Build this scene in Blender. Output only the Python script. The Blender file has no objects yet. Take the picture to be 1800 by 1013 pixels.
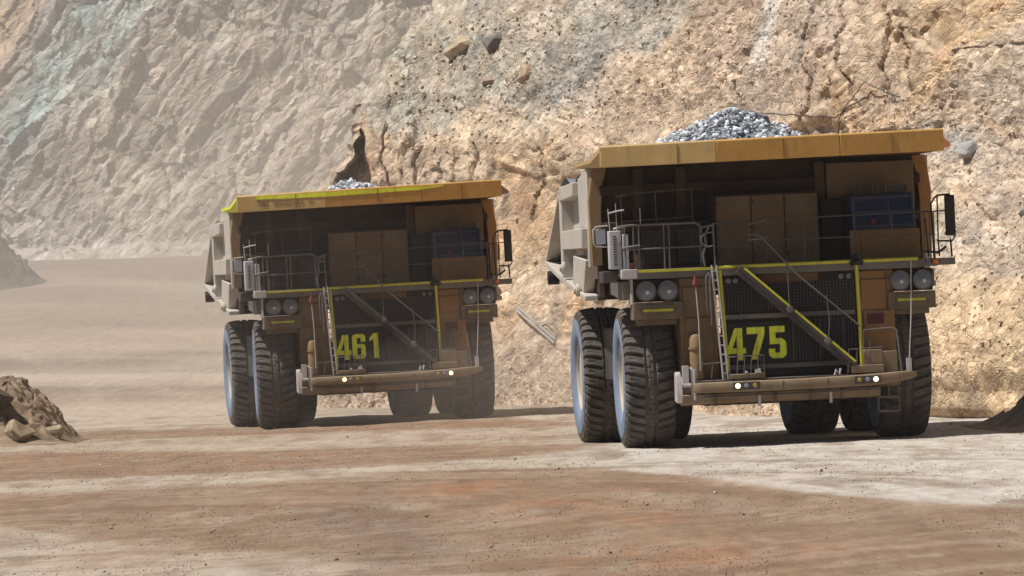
import bpy, math, random
import numpy as np
from mathutils import Vector, Matrix
from mathutils.bvhtree import BVHTree
PI = math.pi
S = bpy.context.scene
COL = S.collection
rng = np.random.default_rng(7)
random.seed(7)

# ------------------------------------------------------------------ noise
def _hash(ix, iy, iz, seed):
    h = (ix * 374761393 + iy * 668265263 + iz * 2147483647 + seed * 1274126177) & 0xFFFFFFFF
    h = ((h ^ (h >> 13)) * 1274126177) & 0xFFFFFFFF
    h = ((h ^ (h >> 16)) * 2246822519) & 0xFFFFFFFF
    return (h ^ (h >> 15)) & 0xFFFFFFFF
def vnoise(p, seed=0):
    """gradient-like value noise, p (N,3) -> (N,) about -1..1"""
    i = np.floor(p).astype(np.int64); f = p - i
    w = f * f * f * (f * (f * 6 - 15) + 10)
    out = np.zeros(len(p))
    for dx in (0, 1):
        for dy in (0, 1):
            for dz in (0, 1):
                h = _hash(i[:, 0] + dx, i[:, 1] + dy, i[:, 2] + dz, seed)
                gx = (h & 1023) / 511.5 - 1; gy = ((h >> 10) & 1023) / 511.5 - 1; gz = ((h >> 20) & 1023) / 511.5 - 1
                d = gx * (f[:, 0] - dx) + gy * (f[:, 1] - dy) + gz * (f[:, 2] - dz)
                ww = (w[:, 0] if dx else 1 - w[:, 0]) * (w[:, 1] if dy else 1 - w[:, 1]) * (w[:, 2] if dz else 1 - w[:, 2])
                out += ww * d
    return out * 1.3
def fbm(p, octv=4, seed=0, gain=.5, lac=2.03):
    a, s, o = 1., 1., np.zeros(len(p))
    for k in range(octv):
        o += a * vnoise(p * s + 17.3 * k, seed + k); a *= gain; s *= lac
    return o
def facet(p, seed=0, k=1.0):
    """fractured rock: each cell is a tilted plane. returns (height, F2-F1, random id)"""
    i = np.floor(p).astype(np.int64)
    n = len(p)
    f1 = np.full(n, 9e9); f2 = np.full(n, 9e9); hh = np.zeros(n); idr = np.zeros(n)
    for dx in (-1, 0, 1):
        for dy in (-1, 0, 1):
            for dz in (-1, 0, 1):
                cx, cy, cz = i[:, 0] + dx, i[:, 1] + dy, i[:, 2] + dz
                h = _hash(cx, cy, cz, seed); h2 = _hash(cx, cy, cz, seed + 91)
                qx = p[:, 0] - cx - .12 - .76 * (h & 1023) / 1023; qy = p[:, 1] - cy - .12 - .76 * ((h >> 10) & 1023) / 1023; qz = p[:, 2] - cz - .12 - .76 * ((h >> 20) & 1023) / 1023
                d = np.sqrt(qx * qx + qy * qy + qz * qz)
                gx = (h2 & 1023) / 511.5 - 1; gy = ((h2 >> 10) & 1023) / 511.5 - 1; gz = ((h2 >> 20) & 1023) / 511.5 - 1
                v = k * (gx * qx + gy * qy + gz * qz) + .35 * (gx + gy)
                m = d < f1
                f2 = np.where(m, f1, np.minimum(f2, d)); hh = np.where(m, v, hh); idr = np.where(m, (h2 & 4095) / 4095., idr); f1 = np.where(m, d, f1)
    return hh, f2 - f1, idr
def sstep(a, b, x):
    t = np.clip((x - a) / (b - a), 0, 1); return t * t * (3 - 2 * t)

# ------------------------------------------------------------------ materials
MATS = {}
def nodes(m):
    m.use_nodes = True; nt = m.node_tree; nt.nodes.clear()
    out = nt.nodes.new('ShaderNodeOutputMaterial'); b = nt.nodes.new('ShaderNodeBsdfPrincipled')
    nt.links.new(b.outputs[0], out.inputs[0]); return nt, b
def ramp(nt, src, stops):
    r = nt.nodes.new('ShaderNodeValToRGB'); e = r.color_ramp.elements
    while len(e) > 1: e.remove(e[0])
    e[0].position = stops[0][0]; e[0].color = (*stops[0][1], 1)
    for p, c in stops[1:]:
        x = e.new(p); x.color = (*c, 1)
    nt.links.new(src, r.inputs[0]); return r.outputs[0]
def noise(nt, scale, detail=4, rough=.6, vec=None, dist=0):
    n = nt.nodes.new('ShaderNodeTexNoise'); n.inputs['Scale'].default_value = scale; n.inputs['Detail'].default_value = detail
    n.inputs['Roughness'].default_value = rough; n.inputs['Distortion'].default_value = dist
    if vec is not None: nt.links.new(vec, n.inputs['Vector'])
    return n.outputs[0]
def math_(nt, op, a, b=None):
    n = nt.nodes.new('ShaderNodeMath'); n.operation = op
    for k, v in enumerate((a, b)):
        if v is None: continue
        if isinstance(v, (int, float)): n.inputs[k].default_value = v
        else: nt.links.new(v, n.inputs[k])
    return n.outputs[0]
def mixc(nt, f, a, b, mode='MIX'):
    n = nt.nodes.new('ShaderNodeMix'); n.data_type = 'RGBA'; n.blend_type = mode
    if isinstance(f, (int, float)): n.inputs[0].default_value = f
    else: nt.links.new(f, n.inputs[0])
    for k, v in ((6, a), (7, b)):
        if isinstance(v, tuple): n.inputs[k].default_value = (*v, 1)
        else: nt.links.new(v, n.inputs[k])
    return n.outputs[2]
def coord(nt, what='Object', scale=None):
    t = nt.nodes.new('ShaderNodeTexCoord'); o = t.outputs[what]
    if scale:
        m = nt.nodes.new('ShaderNodeMapping'); m.inputs['Scale'].default_value = scale; nt.links.new(o, m.inputs[0]); o = m.outputs[0]
    return o
def bump(nt, b, h, strength=.3, dist=.02):
    n = nt.nodes.new('ShaderNodeBump'); n.inputs['Strength'].default_value = strength; n.inputs['Distance'].default_value = dist
    nt.links.new(h, n.inputs['Height']); nt.links.new(n.outputs[0], b.inputs['Normal'])
DUST = (.36, .29, .21)
def paint(name, col, rough=.6, metal=0, dust=.35, wear=(.10, .06, .035), wearamt=.25, dcol=DUST, bumpy=.15, spec=.3):
    m = bpy.data.materials.new(name); MATS[name] = m; nt, b = nodes(m)
    co = coord(nt)
    n1 = noise(nt, 1.3, 6, .65, co); n2 = noise(nt, 9, 5, .7, co)
    st = noise(nt, 3.0, 5, .6, coord(nt, 'Object', (2.2, 2.2, .25)))
    c = mixc(nt, ramp(nt, n1, [(.3, (0, 0, 0)), (.7, (1, 1, 1))]), tuple(x * .82 for x in col), tuple(min(1, x * 1.12) for x in col))
    w = ramp(nt, math_(nt, 'ADD', math_(nt, 'MULTIPLY', st, .6), math_(nt, 'MULTIPLY', n2, .4)), [(.5, (0, 0, 0)), (.68, (1, 1, 1))])
    c = mixc(nt, math_(nt, 'MULTIPLY', w, wearamt), c, wear)
    g = nt.nodes.new('ShaderNodeNewGeometry'); sx = nt.nodes.new('ShaderNodeSeparateXYZ'); nt.links.new(g.outputs['Normal'], sx.inputs[0])
    up = math_(nt, 'MAXIMUM', sx.outputs[2], 0.)
    d = math_(nt, 'ADD', math_(nt, 'MULTIPLY', up, .6), math_(nt, 'MULTIPLY', ramp(nt, n1, [(.35, (0, 0, 0)), (.75, (1, 1, 1))]), .8))
    d = math_(nt, 'MINIMUM', math_(nt, 'MULTIPLY', d, dust), 1.)
    c = mixc(nt, d, c, dcol)
    nt.links.new(c, b.inputs['Base Color'])
    b.inputs['Roughness'].default_value = rough; b.inputs['Metallic'].default_value = metal; b.inputs['Specular IOR Level'].default_value = spec
    if bumpy: bump(nt, b, n2, bumpy, .01)
    return m
paint('yellow_paint', (.52, .27, .055), .55, dust=.25)
paint('brown_shaded', (.11, .05, .018), .7, dust=.18)  # brown darkened: shade under the canopy is put into the colour
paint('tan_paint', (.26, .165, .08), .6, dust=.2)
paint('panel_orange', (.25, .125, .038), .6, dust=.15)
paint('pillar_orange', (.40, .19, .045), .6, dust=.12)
paint('maroon', (.09, .02, .02), .7, dust=.1)
paint('box_paint', (.12, .085, .05), .6, dust=.3)
paint('brown_deep_shade', (.032, .016, .008), .8, dust=.12)  # near-black brown: deep shade behind the truck front is painted in
paint('side_steel', (.50, .465, .42), .8, dust=.5, dcol=(.42, .37, .31), wearamt=.2)
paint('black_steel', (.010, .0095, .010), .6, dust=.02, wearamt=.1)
paint('dark_steel', (.05, .045, .045), .6, dust=.15)
paint('grey_steel', (.13, .115, .105), .6, dust=.25)
paint('rail_steel', (.11, .105, .105), .45, dust=.15, bumpy=0)
paint('pale_steel', (.50, .47, .46), .5, dust=.2, wearamt=.2)
paint('lime_paint', (.80, .86, .05), .6, dust=.12, wear=(.12, .1, .05), wearamt=.55)
paint('stripe_paint', (.55, .52, .035), .6, dust=.12, wear=(.15, .1, .05), wearamt=.55)
paint('bumper_paint', (.20, .135, .075), .6, dust=.6, dcol=(.30, .235, .165), wearamt=.35)
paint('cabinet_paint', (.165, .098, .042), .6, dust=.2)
paint('white_box', (.55, .57, .6), .5, dust=.15)
paint('rim_paint', (.50, .45, .36), .7, dust=.3)
paint('orange_plastic', (.7, .16, .02), .4, dust=.1)
paint('red_cloth', (.24, .04, .04), .8, dust=.1)
paint('cab_frame', (.035, .045, .09), .5, dust=.05)
paint('cab_navy', (.015, .022, .06), .5, dust=.1)
def glass(name, col, rough=.08, dust=.1):
    m = bpy.data.materials.new(name); MATS[name] = m; nt, b = nodes(m)
    n = noise(nt, 4, 4, .6, coord(nt))
    nt.links.new(mixc(nt, math_(nt, 'MULTIPLY', n, dust), col, DUST), b.inputs['Base Color'])
    b.inputs['Roughness'].default_value = rough; b.inputs['Specular IOR Level'].default_value = .5
glass('window_glass', (.006, .010, .035), .25, .04); glass('lens_glass', (.12, .135, .16), .25, .2); glass('bulb_glass', (.55, .57, .6), .15, .1); glass('mirror_glass', (.45, .5, .6), .12)
glass('amber_lens', (.35, .22, .03), .2); glass('blue_lens', (.2, .22, .3), .2)
def emis(name, col, s):
    m = bpy.data.materials.new(name); MATS[name] = m; nt, b = nodes(m)
    b.inputs['Base Color'].default_value = (*col, 1); b.inputs['Emission Color'].default_value = (*col, 1); b.inputs['Emission Strength'].default_value = s
emis('lamp_lit', (1., .74, .38), 5)
def rubber(name, col, dcol, dust):
    m = bpy.data.materials.new(name); MATS[name] = m; nt, b = nodes(m)
    co = coord(nt); n1 = noise(nt, 2.5, 6, .7, co); n2 = noise(nt, 25, 3, .6, co)
    f = ramp(nt, math_(nt, 'ADD', math_(nt, 'MULTIPLY', n1, .7), math_(nt, 'MULTIPLY', n2, .3)), [(.3, (0, 0, 0)), (.7, (1, 1, 1))])
    c = mixc(nt, math_(nt, 'MULTIPLY', f, dust), col, dcol)
    nt.links.new(c, b.inputs['Base Color']); b.inputs['Roughness'].default_value = .9; b.inputs['Specular IOR Level'].default_value = .2
    bump(nt, b, n2, .3, .01)
rubber('tread_rubber', (.045, .041, .038), (.20, .175, .15), .85)
rubber('sidewall_rubber', (.12, .17, .27), (.27, .32, .40), .85)  # dusty rubber, with blue skylight put into both colours

def vcmat(name, rough=.95, bscale=(6., 30.), bstr=.6, bdist=.06, vary=.5, stretch=None, cracks=0):
    """rock and ground: colour of the stone, with some shade put in, from the 'tint' attribute, broken up by noise"""
    m = bpy.data.materials.new(name); MATS[name] = m; nt, b = nodes(m)
    a = nt.nodes.new('ShaderNodeAttribute'); a.attribute_name = 'tint'
    co = coord(nt, 'Object', (1, .4, 1)) if cracks else coord(nt); cs = coord(nt, 'Object', stretch) if stretch else co
    if cracks:
        r1 = nt.nodes.new('ShaderNodeMapping'); r1.inputs['Rotation'].default_value = (0, math.radians(42), 0); nt.links.new(co, r1.inputs[0])
        r2 = nt.nodes.new('ShaderNodeMapping'); r2.inputs['Scale'].default_value = (.5, 1, 1.1); nt.links.new(r1.outputs[0], r2.inputs[0]); cs = co = r2.outputs[0]
    n1 = noise(nt, bscale[0], 8, .74, cs); n2 = noise(nt, bscale[1], 5, .72, cs); n3 = noise(nt, bscale[1] * 2.2, 3, .7, co)
    f = math_(nt, 'ADD', math_(nt, 'MULTIPLY', n1, .45), math_(nt, 'ADD', math_(nt, 'MULTIPLY', n2, .33), math_(nt, 'MULTIPLY', n3, .22)))
    k = ramp(nt, f, [(.36, (1 - vary,) * 3), (.5, (1, 1, 1)), (.64, (1 + vary * .6,) * 3)])
    c = mixc(nt, 1., a.outputs[0], k, 'MULTIPLY')
    h = math_(nt, 'ADD', n1, math_(nt, 'MULTIPLY', n2, .4))
    if cracks:
        wn = nt.nodes.new('ShaderNodeTexNoise'); wn.inputs['Scale'].default_value = bscale[0] * .7; wn.inputs['Detail'].default_value = 4; nt.links.new(co, wn.inputs['Vector'])
        vm = nt.nodes.new('ShaderNodeVectorMath'); vm.operation = 'MULTIPLY_ADD'; nt.links.new(wn.outputs['Color'], vm.inputs[0]); vm.inputs[1].default_value = (.9, .9, .9); nt.links.new(co, vm.inputs[2])
        mp = nt.nodes.new('ShaderNodeMapping'); mp.inputs['Scale'].default_value = (1, .8, 1); nt.links.new(vm.outputs[0], mp.inputs[0])
        for sc, wd, am in ((cracks, .04, .25), (cracks * 3.1, .06, .28)):
            v = nt.nodes.new('ShaderNodeTexVoronoi'); v.feature = 'DISTANCE_TO_EDGE'; v.inputs['Scale'].default_value = sc; nt.links.new(mp.outputs[0], v.inputs['Vector'])
            v2 = nt.nodes.new('ShaderNodeTexVoronoi'); v2.inputs['Scale'].default_value = sc; nt.links.new(mp.outputs[0], v2.inputs['Vector'])
            e = ramp(nt, v.outputs['Distance'], [(0, (1 - am,) * 3), (wd, (1, 1, 1))]); c = mixc(nt, 1., c, e, 'MULTIPLY')
            sx = nt.nodes.new('ShaderNodeSeparateColor'); nt.links.new(v2.outputs['Color'], sx.inputs[0])
            c = mixc(nt, 1., c, ramp(nt, sx.outputs[0], [(0, (.84,) * 3), (1, (1.14,) * 3)]), 'MULTIPLY')
            h = math_(nt, 'ADD', h, math_(nt, 'MULTIPLY', math_(nt, 'MINIMUM', v.outputs['Distance'], .12), 2.5)); h = math_(nt, 'ADD', h, math_(nt, 'MULTIPLY', sx.outputs[1], .35))
    nt.links.new(c, b.inputs['Base Color']); b.inputs['Roughness'].default_value = rough; b.inputs['Specular IOR Level'].default_value = .15
    bump(nt, b, h, bstr, bdist)
    return m
vcmat('cliff_rock', bscale=(2.6, 12.), bstr=.8, bdist=.08, vary=.40, cracks=1.3)
vcmat('far_rock', bscale=(1.0, 5.), bstr=.8, bdist=.2, vary=.42, cracks=.6)
vcmat('ground_dirt', bscale=(2.6, 15.), bstr=.6, bdist=.03, vary=.32, stretch=(1, .16, 1))
vcmat('loose_rock', bscale=(5., 25.), bstr=.5, bdist=.03, vary=.35)

# ------------------------------------------------------------------ mesh builder
class MB:
    def __init__(s): s.v = []; s.f = []; s.m = []
    def add(s, vs, fs, mi=0):
        o = len(s.v); s.v += [tuple(p) for p in vs]; s.f += [tuple(i + o for i in f) for f in fs]; s.m += [mi] * len(fs)
    def box(s, x0, x1, y0, y1, z0, z1, mi=0):
        s.add([(x, y, z) for x in (x0, x1) for y in (y0, y1) for z in (z0, z1)],
              [(0, 1, 3, 2), (4, 6, 7, 5), (0, 4, 5, 1), (2, 3, 7, 6), (0, 2, 6, 4), (1, 5, 7, 3)], mi)
    def beam(s, p, q, w, h, mi=0, up=(0, 0, 1)):
        p, q = Vector(p), Vector(q); d = (q - p).normalized(); u = Vector(up)
        if abs(d.dot(u)) > .98: u = Vector((0, 1, 0))
        a = d.cross(u).normalized(); b = a.cross(d).normalized()
        vs = [e + a * sx * w / 2 + b * sz * h / 2 for e in (p, q) for sx, sz in ((-1, -1), (1, -1), (1, 1), (-1, 1))]
        s.add(vs, [(0, 1, 2, 3), (7, 6, 5, 4), (0, 4, 5, 1), (1, 5, 6, 2), (2, 6, 7, 3), (3, 7, 4, 0)], mi)
    def tube(s, pts, r, n=8, mi=0):
        pts = [Vector(p) for p in pts]; rings = []; prev = None
        for i, p in enumerate(pts):
            d = (pts[min(i + 1, len(pts) - 1)] - pts[max(i - 1, 0)]).normalized()
            u = prev if prev is not None else (Vector((0, 0, 1)) if abs(d.z) < .9 else Vector((0, 1, 0)))
            a = d.cross(u).normalized(); b = a.cross(d).normalized(); prev = b
            rr = r[i] if isinstance(r, (list, tuple)) else r
            rings.append([p + (a * math.cos(t) + b * math.sin(t)) * rr for t in [2 * PI * k / n for k in range(n)]])
        vs = [v for R in rings for v in R]; fs = []
        for i in range(len(pts) - 1):
            for k in range(n):
                fs.append((i * n + k, i * n + (k + 1) % n, (i + 1) * n + (k + 1) % n, (i + 1) * n + k))
        fs += [tuple(range(n - 1, -1, -1)), tuple((len(pts) - 1) * n + k for k in range(n))]
        s.add(vs, fs, mi)
    def prism(s, poly, x0, x1, mi=0, axis='x'):
        n = len(poly)
        if axis == 'x': vs = [(x, a, b) for x in (x0, x1) for a, b in poly]
        elif axis == 'y': vs = [(a, x, b) for x in (x0, x1) for a, b in poly]
        else: vs = [(a, b, x) for x in (x0, x1) for a, b in poly]
        s.add(vs, [tuple(range(n)), tuple(range(2 * n - 1, n - 1, -1))] + [(i, i + n, (i + 1) % n + n, (i + 1) % n) for i in range(n)], mi)
    def lathe(s, prof, c=(0, 0, 0), n=32, axis='x', mi=0):
        vs = []; fs = []
        for (x, r) in prof:
            for k in range(n):
                t = 2 * PI * k / n; a, b = r * math.cos(t), r * math.sin(t)
                vs.append((c[0] + x, c[1] + a, c[2] + b) if axis == 'x' else (c[0] + a, c[1] + x, c[2] + b) if axis == 'y' else (c[0] + a, c[1] + b, c[2] + x))
        for i in range(len(prof) - 1):
            for k in range(n): fs.append((i * n + k, i * n + (k + 1) % n, (i + 1) * n + (k + 1) % n, (i + 1) * n + k))
        if prof[0][1] > .001: fs.append(tuple(range(n)))
        if prof[-1][1] > .001: fs.append(tuple((len(prof) - 1) * n + k for k in range(n)))
        s.add(vs, fs, mi)
    def build(s, name, mats, parent=None, bevel=0, smooth=35, loc=None):
        me = bpy.data.meshes.new(name); me.from_pydata(s.v, [], s.f)
        for m in ([mats] if isinstance(mats, str) else mats): me.materials.append(MATS[m])
        me.polygons.foreach_set('material_index', s.m)
        import bmesh
        b = bmesh.new(); b.from_mesh(me); bmesh.ops.recalc_face_normals(b, faces=b.faces); b.to_mesh(me); b.free()
        me.shade_smooth(); me.set_sharp_from_angle(angle=math.radians(smooth))
        o = bpy.data.objects.new(name, me); COL.objects.link(o)
        if parent: o.parent = parent
        if loc: o.location = loc
        if bevel:
            md = o.modifiers.new('Bevel', 'BEVEL'); md.width = bevel; md.segments = 2; md.limit_method = 'ANGLE'; md.angle_limit = math.radians(40)
        return o
def tag(o, label=None, cat=None, group=None, kind=None):
    if label: o['label'] = label
    if cat: o['category'] = cat
    if group: o['group'] = group
    if kind: o['kind'] = kind
    return o
def empty(name, parent=None, loc=(0, 0, 0)):
    o = bpy.data.objects.new(name, None); COL.objects.link(o); o.location = loc; o.empty_display_size = .3
    if parent: o.parent = parent
    return o
def rawmesh(name, v, f, mat, tint=None, smooth=False, parent=None, sharp=None):
    me = bpy.data.meshes.new(name); v = np.asarray(v, dtype=np.float32); f = np.asarray(f, dtype=np.int32)
    me.vertices.add(len(v)); me.vertices.foreach_set('co', v.ravel())
    k = f.shape[1]; me.loops.add(f.size); me.loops.foreach_set('vertex_index', f.ravel())
    me.polygons.add(len(f)); me.polygons.foreach_set('loop_start', np.arange(len(f), dtype=np.int32) * k)
    me.update(calc_edges=True)
    if tint is not None:
        a = me.attributes.new('tint', 'FLOAT_COLOR', 'POINT'); a.data.foreach_set('color', np.c_[tint, np.ones(len(v))].astype(np.float32).ravel())
    me.materials.append(MATS[mat])
    if smooth: me.shade_smooth()
    if sharp: me.set_sharp_from_angle(angle=math.radians(sharp))
    me.validate()
    o = bpy.data.objects.new(name, me); COL.objects.link(o)
    if parent: o.parent = parent
    return o
def gridfaces(nu, nv):
    i = np.arange(nu - 1)[:, None] * nv + np.arange(nv - 1)[None, :]
    return np.stack([i, i + nv, i + nv + 1, i + 1], -1).reshape(-1, 4)

# ------------------------------------------------------------------ rocks
ICO = None
def rock_variants(n, seed=3, squash=.75, cuts=9):
    import bmesh
    r = random.Random(seed); out = []
    for _ in range(n):
        b = bmesh.new()
        for _k in range(r.randint(7, 11)):
            d = Vector((r.gauss(0, 1), r.gauss(0, 1), r.gauss(0, 1))).normalized()
            b.verts.new((d.x * r.uniform(.75, 1.), d.y * r.uniform(.6, 1.), d.z * squash * r.uniform(.75, 1.)))
        res = bmesh.ops.convex_hull(b, input=b.verts)
        bmesh.ops.delete(b, geom=[g for g in res['geom_interior'] if isinstance(g, bmesh.types.BMVert)], context='VERTS')
        bmesh.ops.triangulate(b, faces=b.faces)
        b.verts.index_update(); b.normal_update()
        out.append((np.array([v.co[:] for v in b.verts]), np.array([[v.index for v in f.verts] for f in b.faces])))
        b.free()
    return out
RV = rock_variants(16)
def scatter(pos, size, cols, seed=0):
    """many stones in one mesh: returns verts, faces, tint"""
    r = np.random.default_rng(seed); V = []; F = []; T = []; o = 0
    for p, s, c in zip(pos, size, cols):
        v, f = RV[r.integers(len(RV))]
        a, b2, c2 = r.uniform(0, 2 * PI, 3)
        Rm = np.array((Matrix.Rotation(a, 3, 'Z') @ Matrix.Rotation(b2 * .15, 3, 'X') @ Matrix.Rotation(c2 * .15, 3, 'Y')))
        q = (v * np.array([s, s * r.uniform(.7, 1), s * r.uniform(.65, 1)])) @ Rm.T + p
        V.append(q); F.append(f + o); T.append(np.repeat([c], len(v), 0)); o += len(v)
    return np.concatenate(V), np.concatenate(F), np.concatenate(T)
def boulder(name, loc, size, col, seed, label, cat='boulder', group=None, squash=.8):
    import bmesh
    b = bmesh.new(); r = random.Random(seed)
    for _k in range(14):
        d = Vector((r.gauss(0, 1), r.gauss(0, 1), r.gauss(0, 1))).normalized()
        b.verts.new((d.x * size * r.uniform(.8, 1.), d.y * size * .9 * r.uniform(.8, 1.), d.z * size * squash * r.uniform(.8, 1.)))
    res = bmesh.ops.convex_hull(b, input=b.verts)
    bmesh.ops.delete(b, geom=[g for g in res['geom_interior'] if isinstance(g, bmesh.types.BMVert)], context='VERTS')
    bmesh.ops.triangulate(b, faces=b.faces)
    bmesh.ops.bevel(b, geom=list(b.edges), offset=size * .03, segments=1, affect='EDGES')
    bmesh.ops.triangulate(b, faces=b.faces)
    bmesh.ops.subdivide_edges(b, edges=b.edges, cuts=2, use_grid_fill=True)
    bmesh.ops.triangulate(b, faces=b.faces)
    me = bpy.data.meshes.new(name); b.to_mesh(me); b.free()
    n = len(me.vertices); co = np.empty(n * 3); me.vertices.foreach_get('co', co); co = co.reshape(-1, 3)
    d = fbm(co / size * 2.5 + seed * 3.1, 4, seed)
    nn = co / (np.linalg.norm(co, axis=1, keepdims=True) + 1e-6)
    co2 = co + nn * (d * size * .07)[:, None]; me.vertices.foreach_set('co', co2.ravel())
    t = np.clip(np.array(col)[None, :] * (1 + .35 * d[:, None]), 0.01, 1)
    a = me.attributes.new('tint', 'FLOAT_COLOR', 'POINT'); a.data.foreach_set('color', np.c_[t, np.ones(n)].astype(np.float32).ravel())
    me.materials.append(MATS['loose_rock']); me.update()
    o = bpy.data.objects.new(name, me); COL.objects.link(o); o.location = loc
    return tag(o, label, cat, group)
# ------------------------------------------------------------------ tyre and rim (shared meshes)
R_T, W_T = 1.84, .68
def tyre_mesh():
    N = 42; nth = N * 12
    half = [(.02, R_T), (.06, R_T), (.10, R_T), (.13, R_T), (.16, R_T - .002), (.20, R_T - .004), (.24, R_T - .006), (.28, R_T - .01), (.33, R_T - .014), (.38, R_T - .02),
            (.43, R_T - .028), (.48, R_T - .038), (.52, R_T - .05), (.56, R_T - .066), (.595, R_T - .09), (.62, R_T - .13), (.635, R_T - .18), (.645, R_T - .23), (.65, R_T - .27),
            (.66, R_T - .29), (.672, 1.45), (.68, 1.35), (.678, 1.25), (.66, 1.13), (.63, 1.04), (.58, .97), (.53, .93), (.49, .92)]
    prof = [(-x, r) for x, r in reversed(half)] + half
    P = np.array(prof); n = len(P)
    th = np.arange(nth) * 2 * PI / nth
    X, TH = np.meshgrid(P[:, 0], th, indexing='ij'); Rr = np.repeat(P[:, 1][:, None], nth, 1)
    ax = np.abs(X) / .62; sgn = np.sign(X)
    ph = (TH * N / (2 * PI) + .5 * (X > 0) + .55 * (ax - .3) * 1.0) % 1.0
    tread = sstep(1.54, 1.57, Rr)
    g = (ph < .30) * sstep(.27, .34, ax)
    depth = .11 * g
    cg = (np.abs(ax - .20) < .05) * .05
    ph2 = (TH * N / (2 * PI) / 1 + .25 * sgn) % 1.0
    cc = ((ph2 < .12) & (ax < .3)) * .035
    # small sipe window in each lug
    sp = ((np.abs(ph - .66) < .09) & (np.abs(ax - .78) < .09)) * .02
    depth = np.maximum.reduce([depth, cg, cc, sp]) * tread
    side = ((ph < .3) & (Rr > 1.5) & (Rr < 1.58)) * .0
    Rr = Rr - depth - side
    Xx = X * (1 - .05 * g * tread * (ax > .95))
    v = np.stack([Xx, Rr * np.cos(TH), Rr * np.sin(TH)], -1).reshape(-1, 3)
    i = np.arange(n - 1)[:, None] * nth; j = np.arange(nth)[None, :]; j2 = (j + 1) % nth
    f = np.stack([i + j, i + j2, i + nth + j2, i + nth + j], -1).reshape(-1, 4)
    me = bpy.data.meshes.new('tyre')
    me.from_pydata(v.tolist(), [], f.tolist())
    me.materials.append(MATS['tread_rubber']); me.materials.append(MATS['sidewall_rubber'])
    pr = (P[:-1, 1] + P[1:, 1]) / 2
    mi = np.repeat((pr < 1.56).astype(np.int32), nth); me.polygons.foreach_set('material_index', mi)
    me.shade_smooth(); me.set_sharp_from_angle(angle=math.radians(30)); me.update()
    return me
TYRE = tyre_mesh()
def rim_mb():
    m = MB()   # open face towards -X
    m.lathe([(-.50, .97), (-.56, .96), (-.575, .92), (-.54, .885), (-.46, .87), (-.40, .84), (-.06, .80), (-.02, .72), (-.06, .62), (-.10, .44), (-.08, .34), (-.08, .27), (-.30, .24), (-.33, .1), (-.33, .0)], n=48)
    m.lathe([(.50, .96), (.55, .92), (.5, .86), (.2, .84), (.1, .5), (.1, .0)], n=40)
    for k in range(30):
        t = 2 * PI * k / 30; c = (-.45, .865 * math.cos(t), .715 * math.sin(t))
        m.lathe([(-.04, .0), (-.04, .025), (.03, .025)], c, 6)
    for k in range(16):
        t = 2 * PI * k / 16; c = (-.09, .53 * math.cos(t), .51 * math.sin(t))
        m.lathe([(-.03, .0), (-.03, .022), (.03, .022)], c, 6)
    return m
RIM = None
def wheel(parent, x, y, flip, spin):
    global RIM
    w = empty('wheel', parent, (x, y, R_T - .035))
    t = bpy.data.objects.new('tyre', TYRE); COL.objects.link(t); t.parent = w; t.rotation_euler = (spin, 0, 0)
    if RIM is None:
        r = rim_mb().build('rim', 'rim_paint', w); RIM = r.data
    else:
        r = bpy.data.objects.new('rim', RIM); COL.objects.link(r); r.parent = w
    r.rotation_euler = (spin, 0, PI if flip else 0)
    return w

DIG = {'4': ([(.30, 1), (.60, 1), (.60, .38), (.72, .38), (.72, .20), (.60, .20), (.60, 0), (.37, 0), (.37, .20), (0, .20), (0, .38)], [(.37, .38), (.37, .76), (.20, .38)]),
       '7': ([(0, 1), (.70, 1), (.70, .80), (.38, 0), (.12, 0), (.44, .79), (0, .79)], None),
       '5': ([(.05, 1), (.65, 1), (.65, .8), (.28, .8), (.28, .62), (.52, .62), (.66, .54), (.70, .44), (.70, .15), (.65, .06), (.54, 0), (.16, 0), (.05, .06), (0, .15), (0, .30), (.25, .30), (.25, .17), (.44, .17), (.44, .44), (.05, .44)], None),
       '6': ([(.14, 1), (.54, 1), (.64, .95), (.68, .86), (.68, .68), (.44, .68), (.44, .84), (.25, .84), (.25, .60), (.54, .60), (.64, .55), (.68, .46), (.68, .14), (.64, .05), (.54, 0), (.14, 0), (.04, .05), (0, .14), (0, .86), (.04, .95)], [(.25, .17), (.44, .17), (.44, .44), (.25, .44)]),
       '1': ([(.24, 1), (.46, 1), (.46, 0), (.22, 0), (.22, .76), (.02, .68), (.02, .82)], None)}
def digit(ch, x, z, h, y, parent, mat):
    cu = bpy.data.curves.new('digit', 'CURVE'); cu.dimensions = '2D'; cu.fill_mode = 'BOTH'; cu.extrude = .006
    for poly in DIG[ch]:
        if not poly: continue
        sp = cu.splines.new('POLY'); sp.points.add(len(poly) - 1); sp.use_cyclic_u = True
        for p, (a, b) in zip(sp.points, poly): p.co = (a * h * .80, b * h, 0, 1)
    tmp = bpy.data.objects.new('tmp', cu); COL.objects.link(tmp)
    me = bpy.data.meshes.new_from_object(tmp.evaluated_get(bpy.context.evaluated_depsgraph_get())); bpy.data.objects.remove(tmp)
    me.transform(Matrix.Rotation(PI / 2, 4, 'X')); me.materials.clear(); me.materials.append(MATS[mat])
    o = bpy.data.objects.new('digit', me); COL.objects.link(o); o.location = (x, y, z); o.parent = parent
    return o
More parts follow.
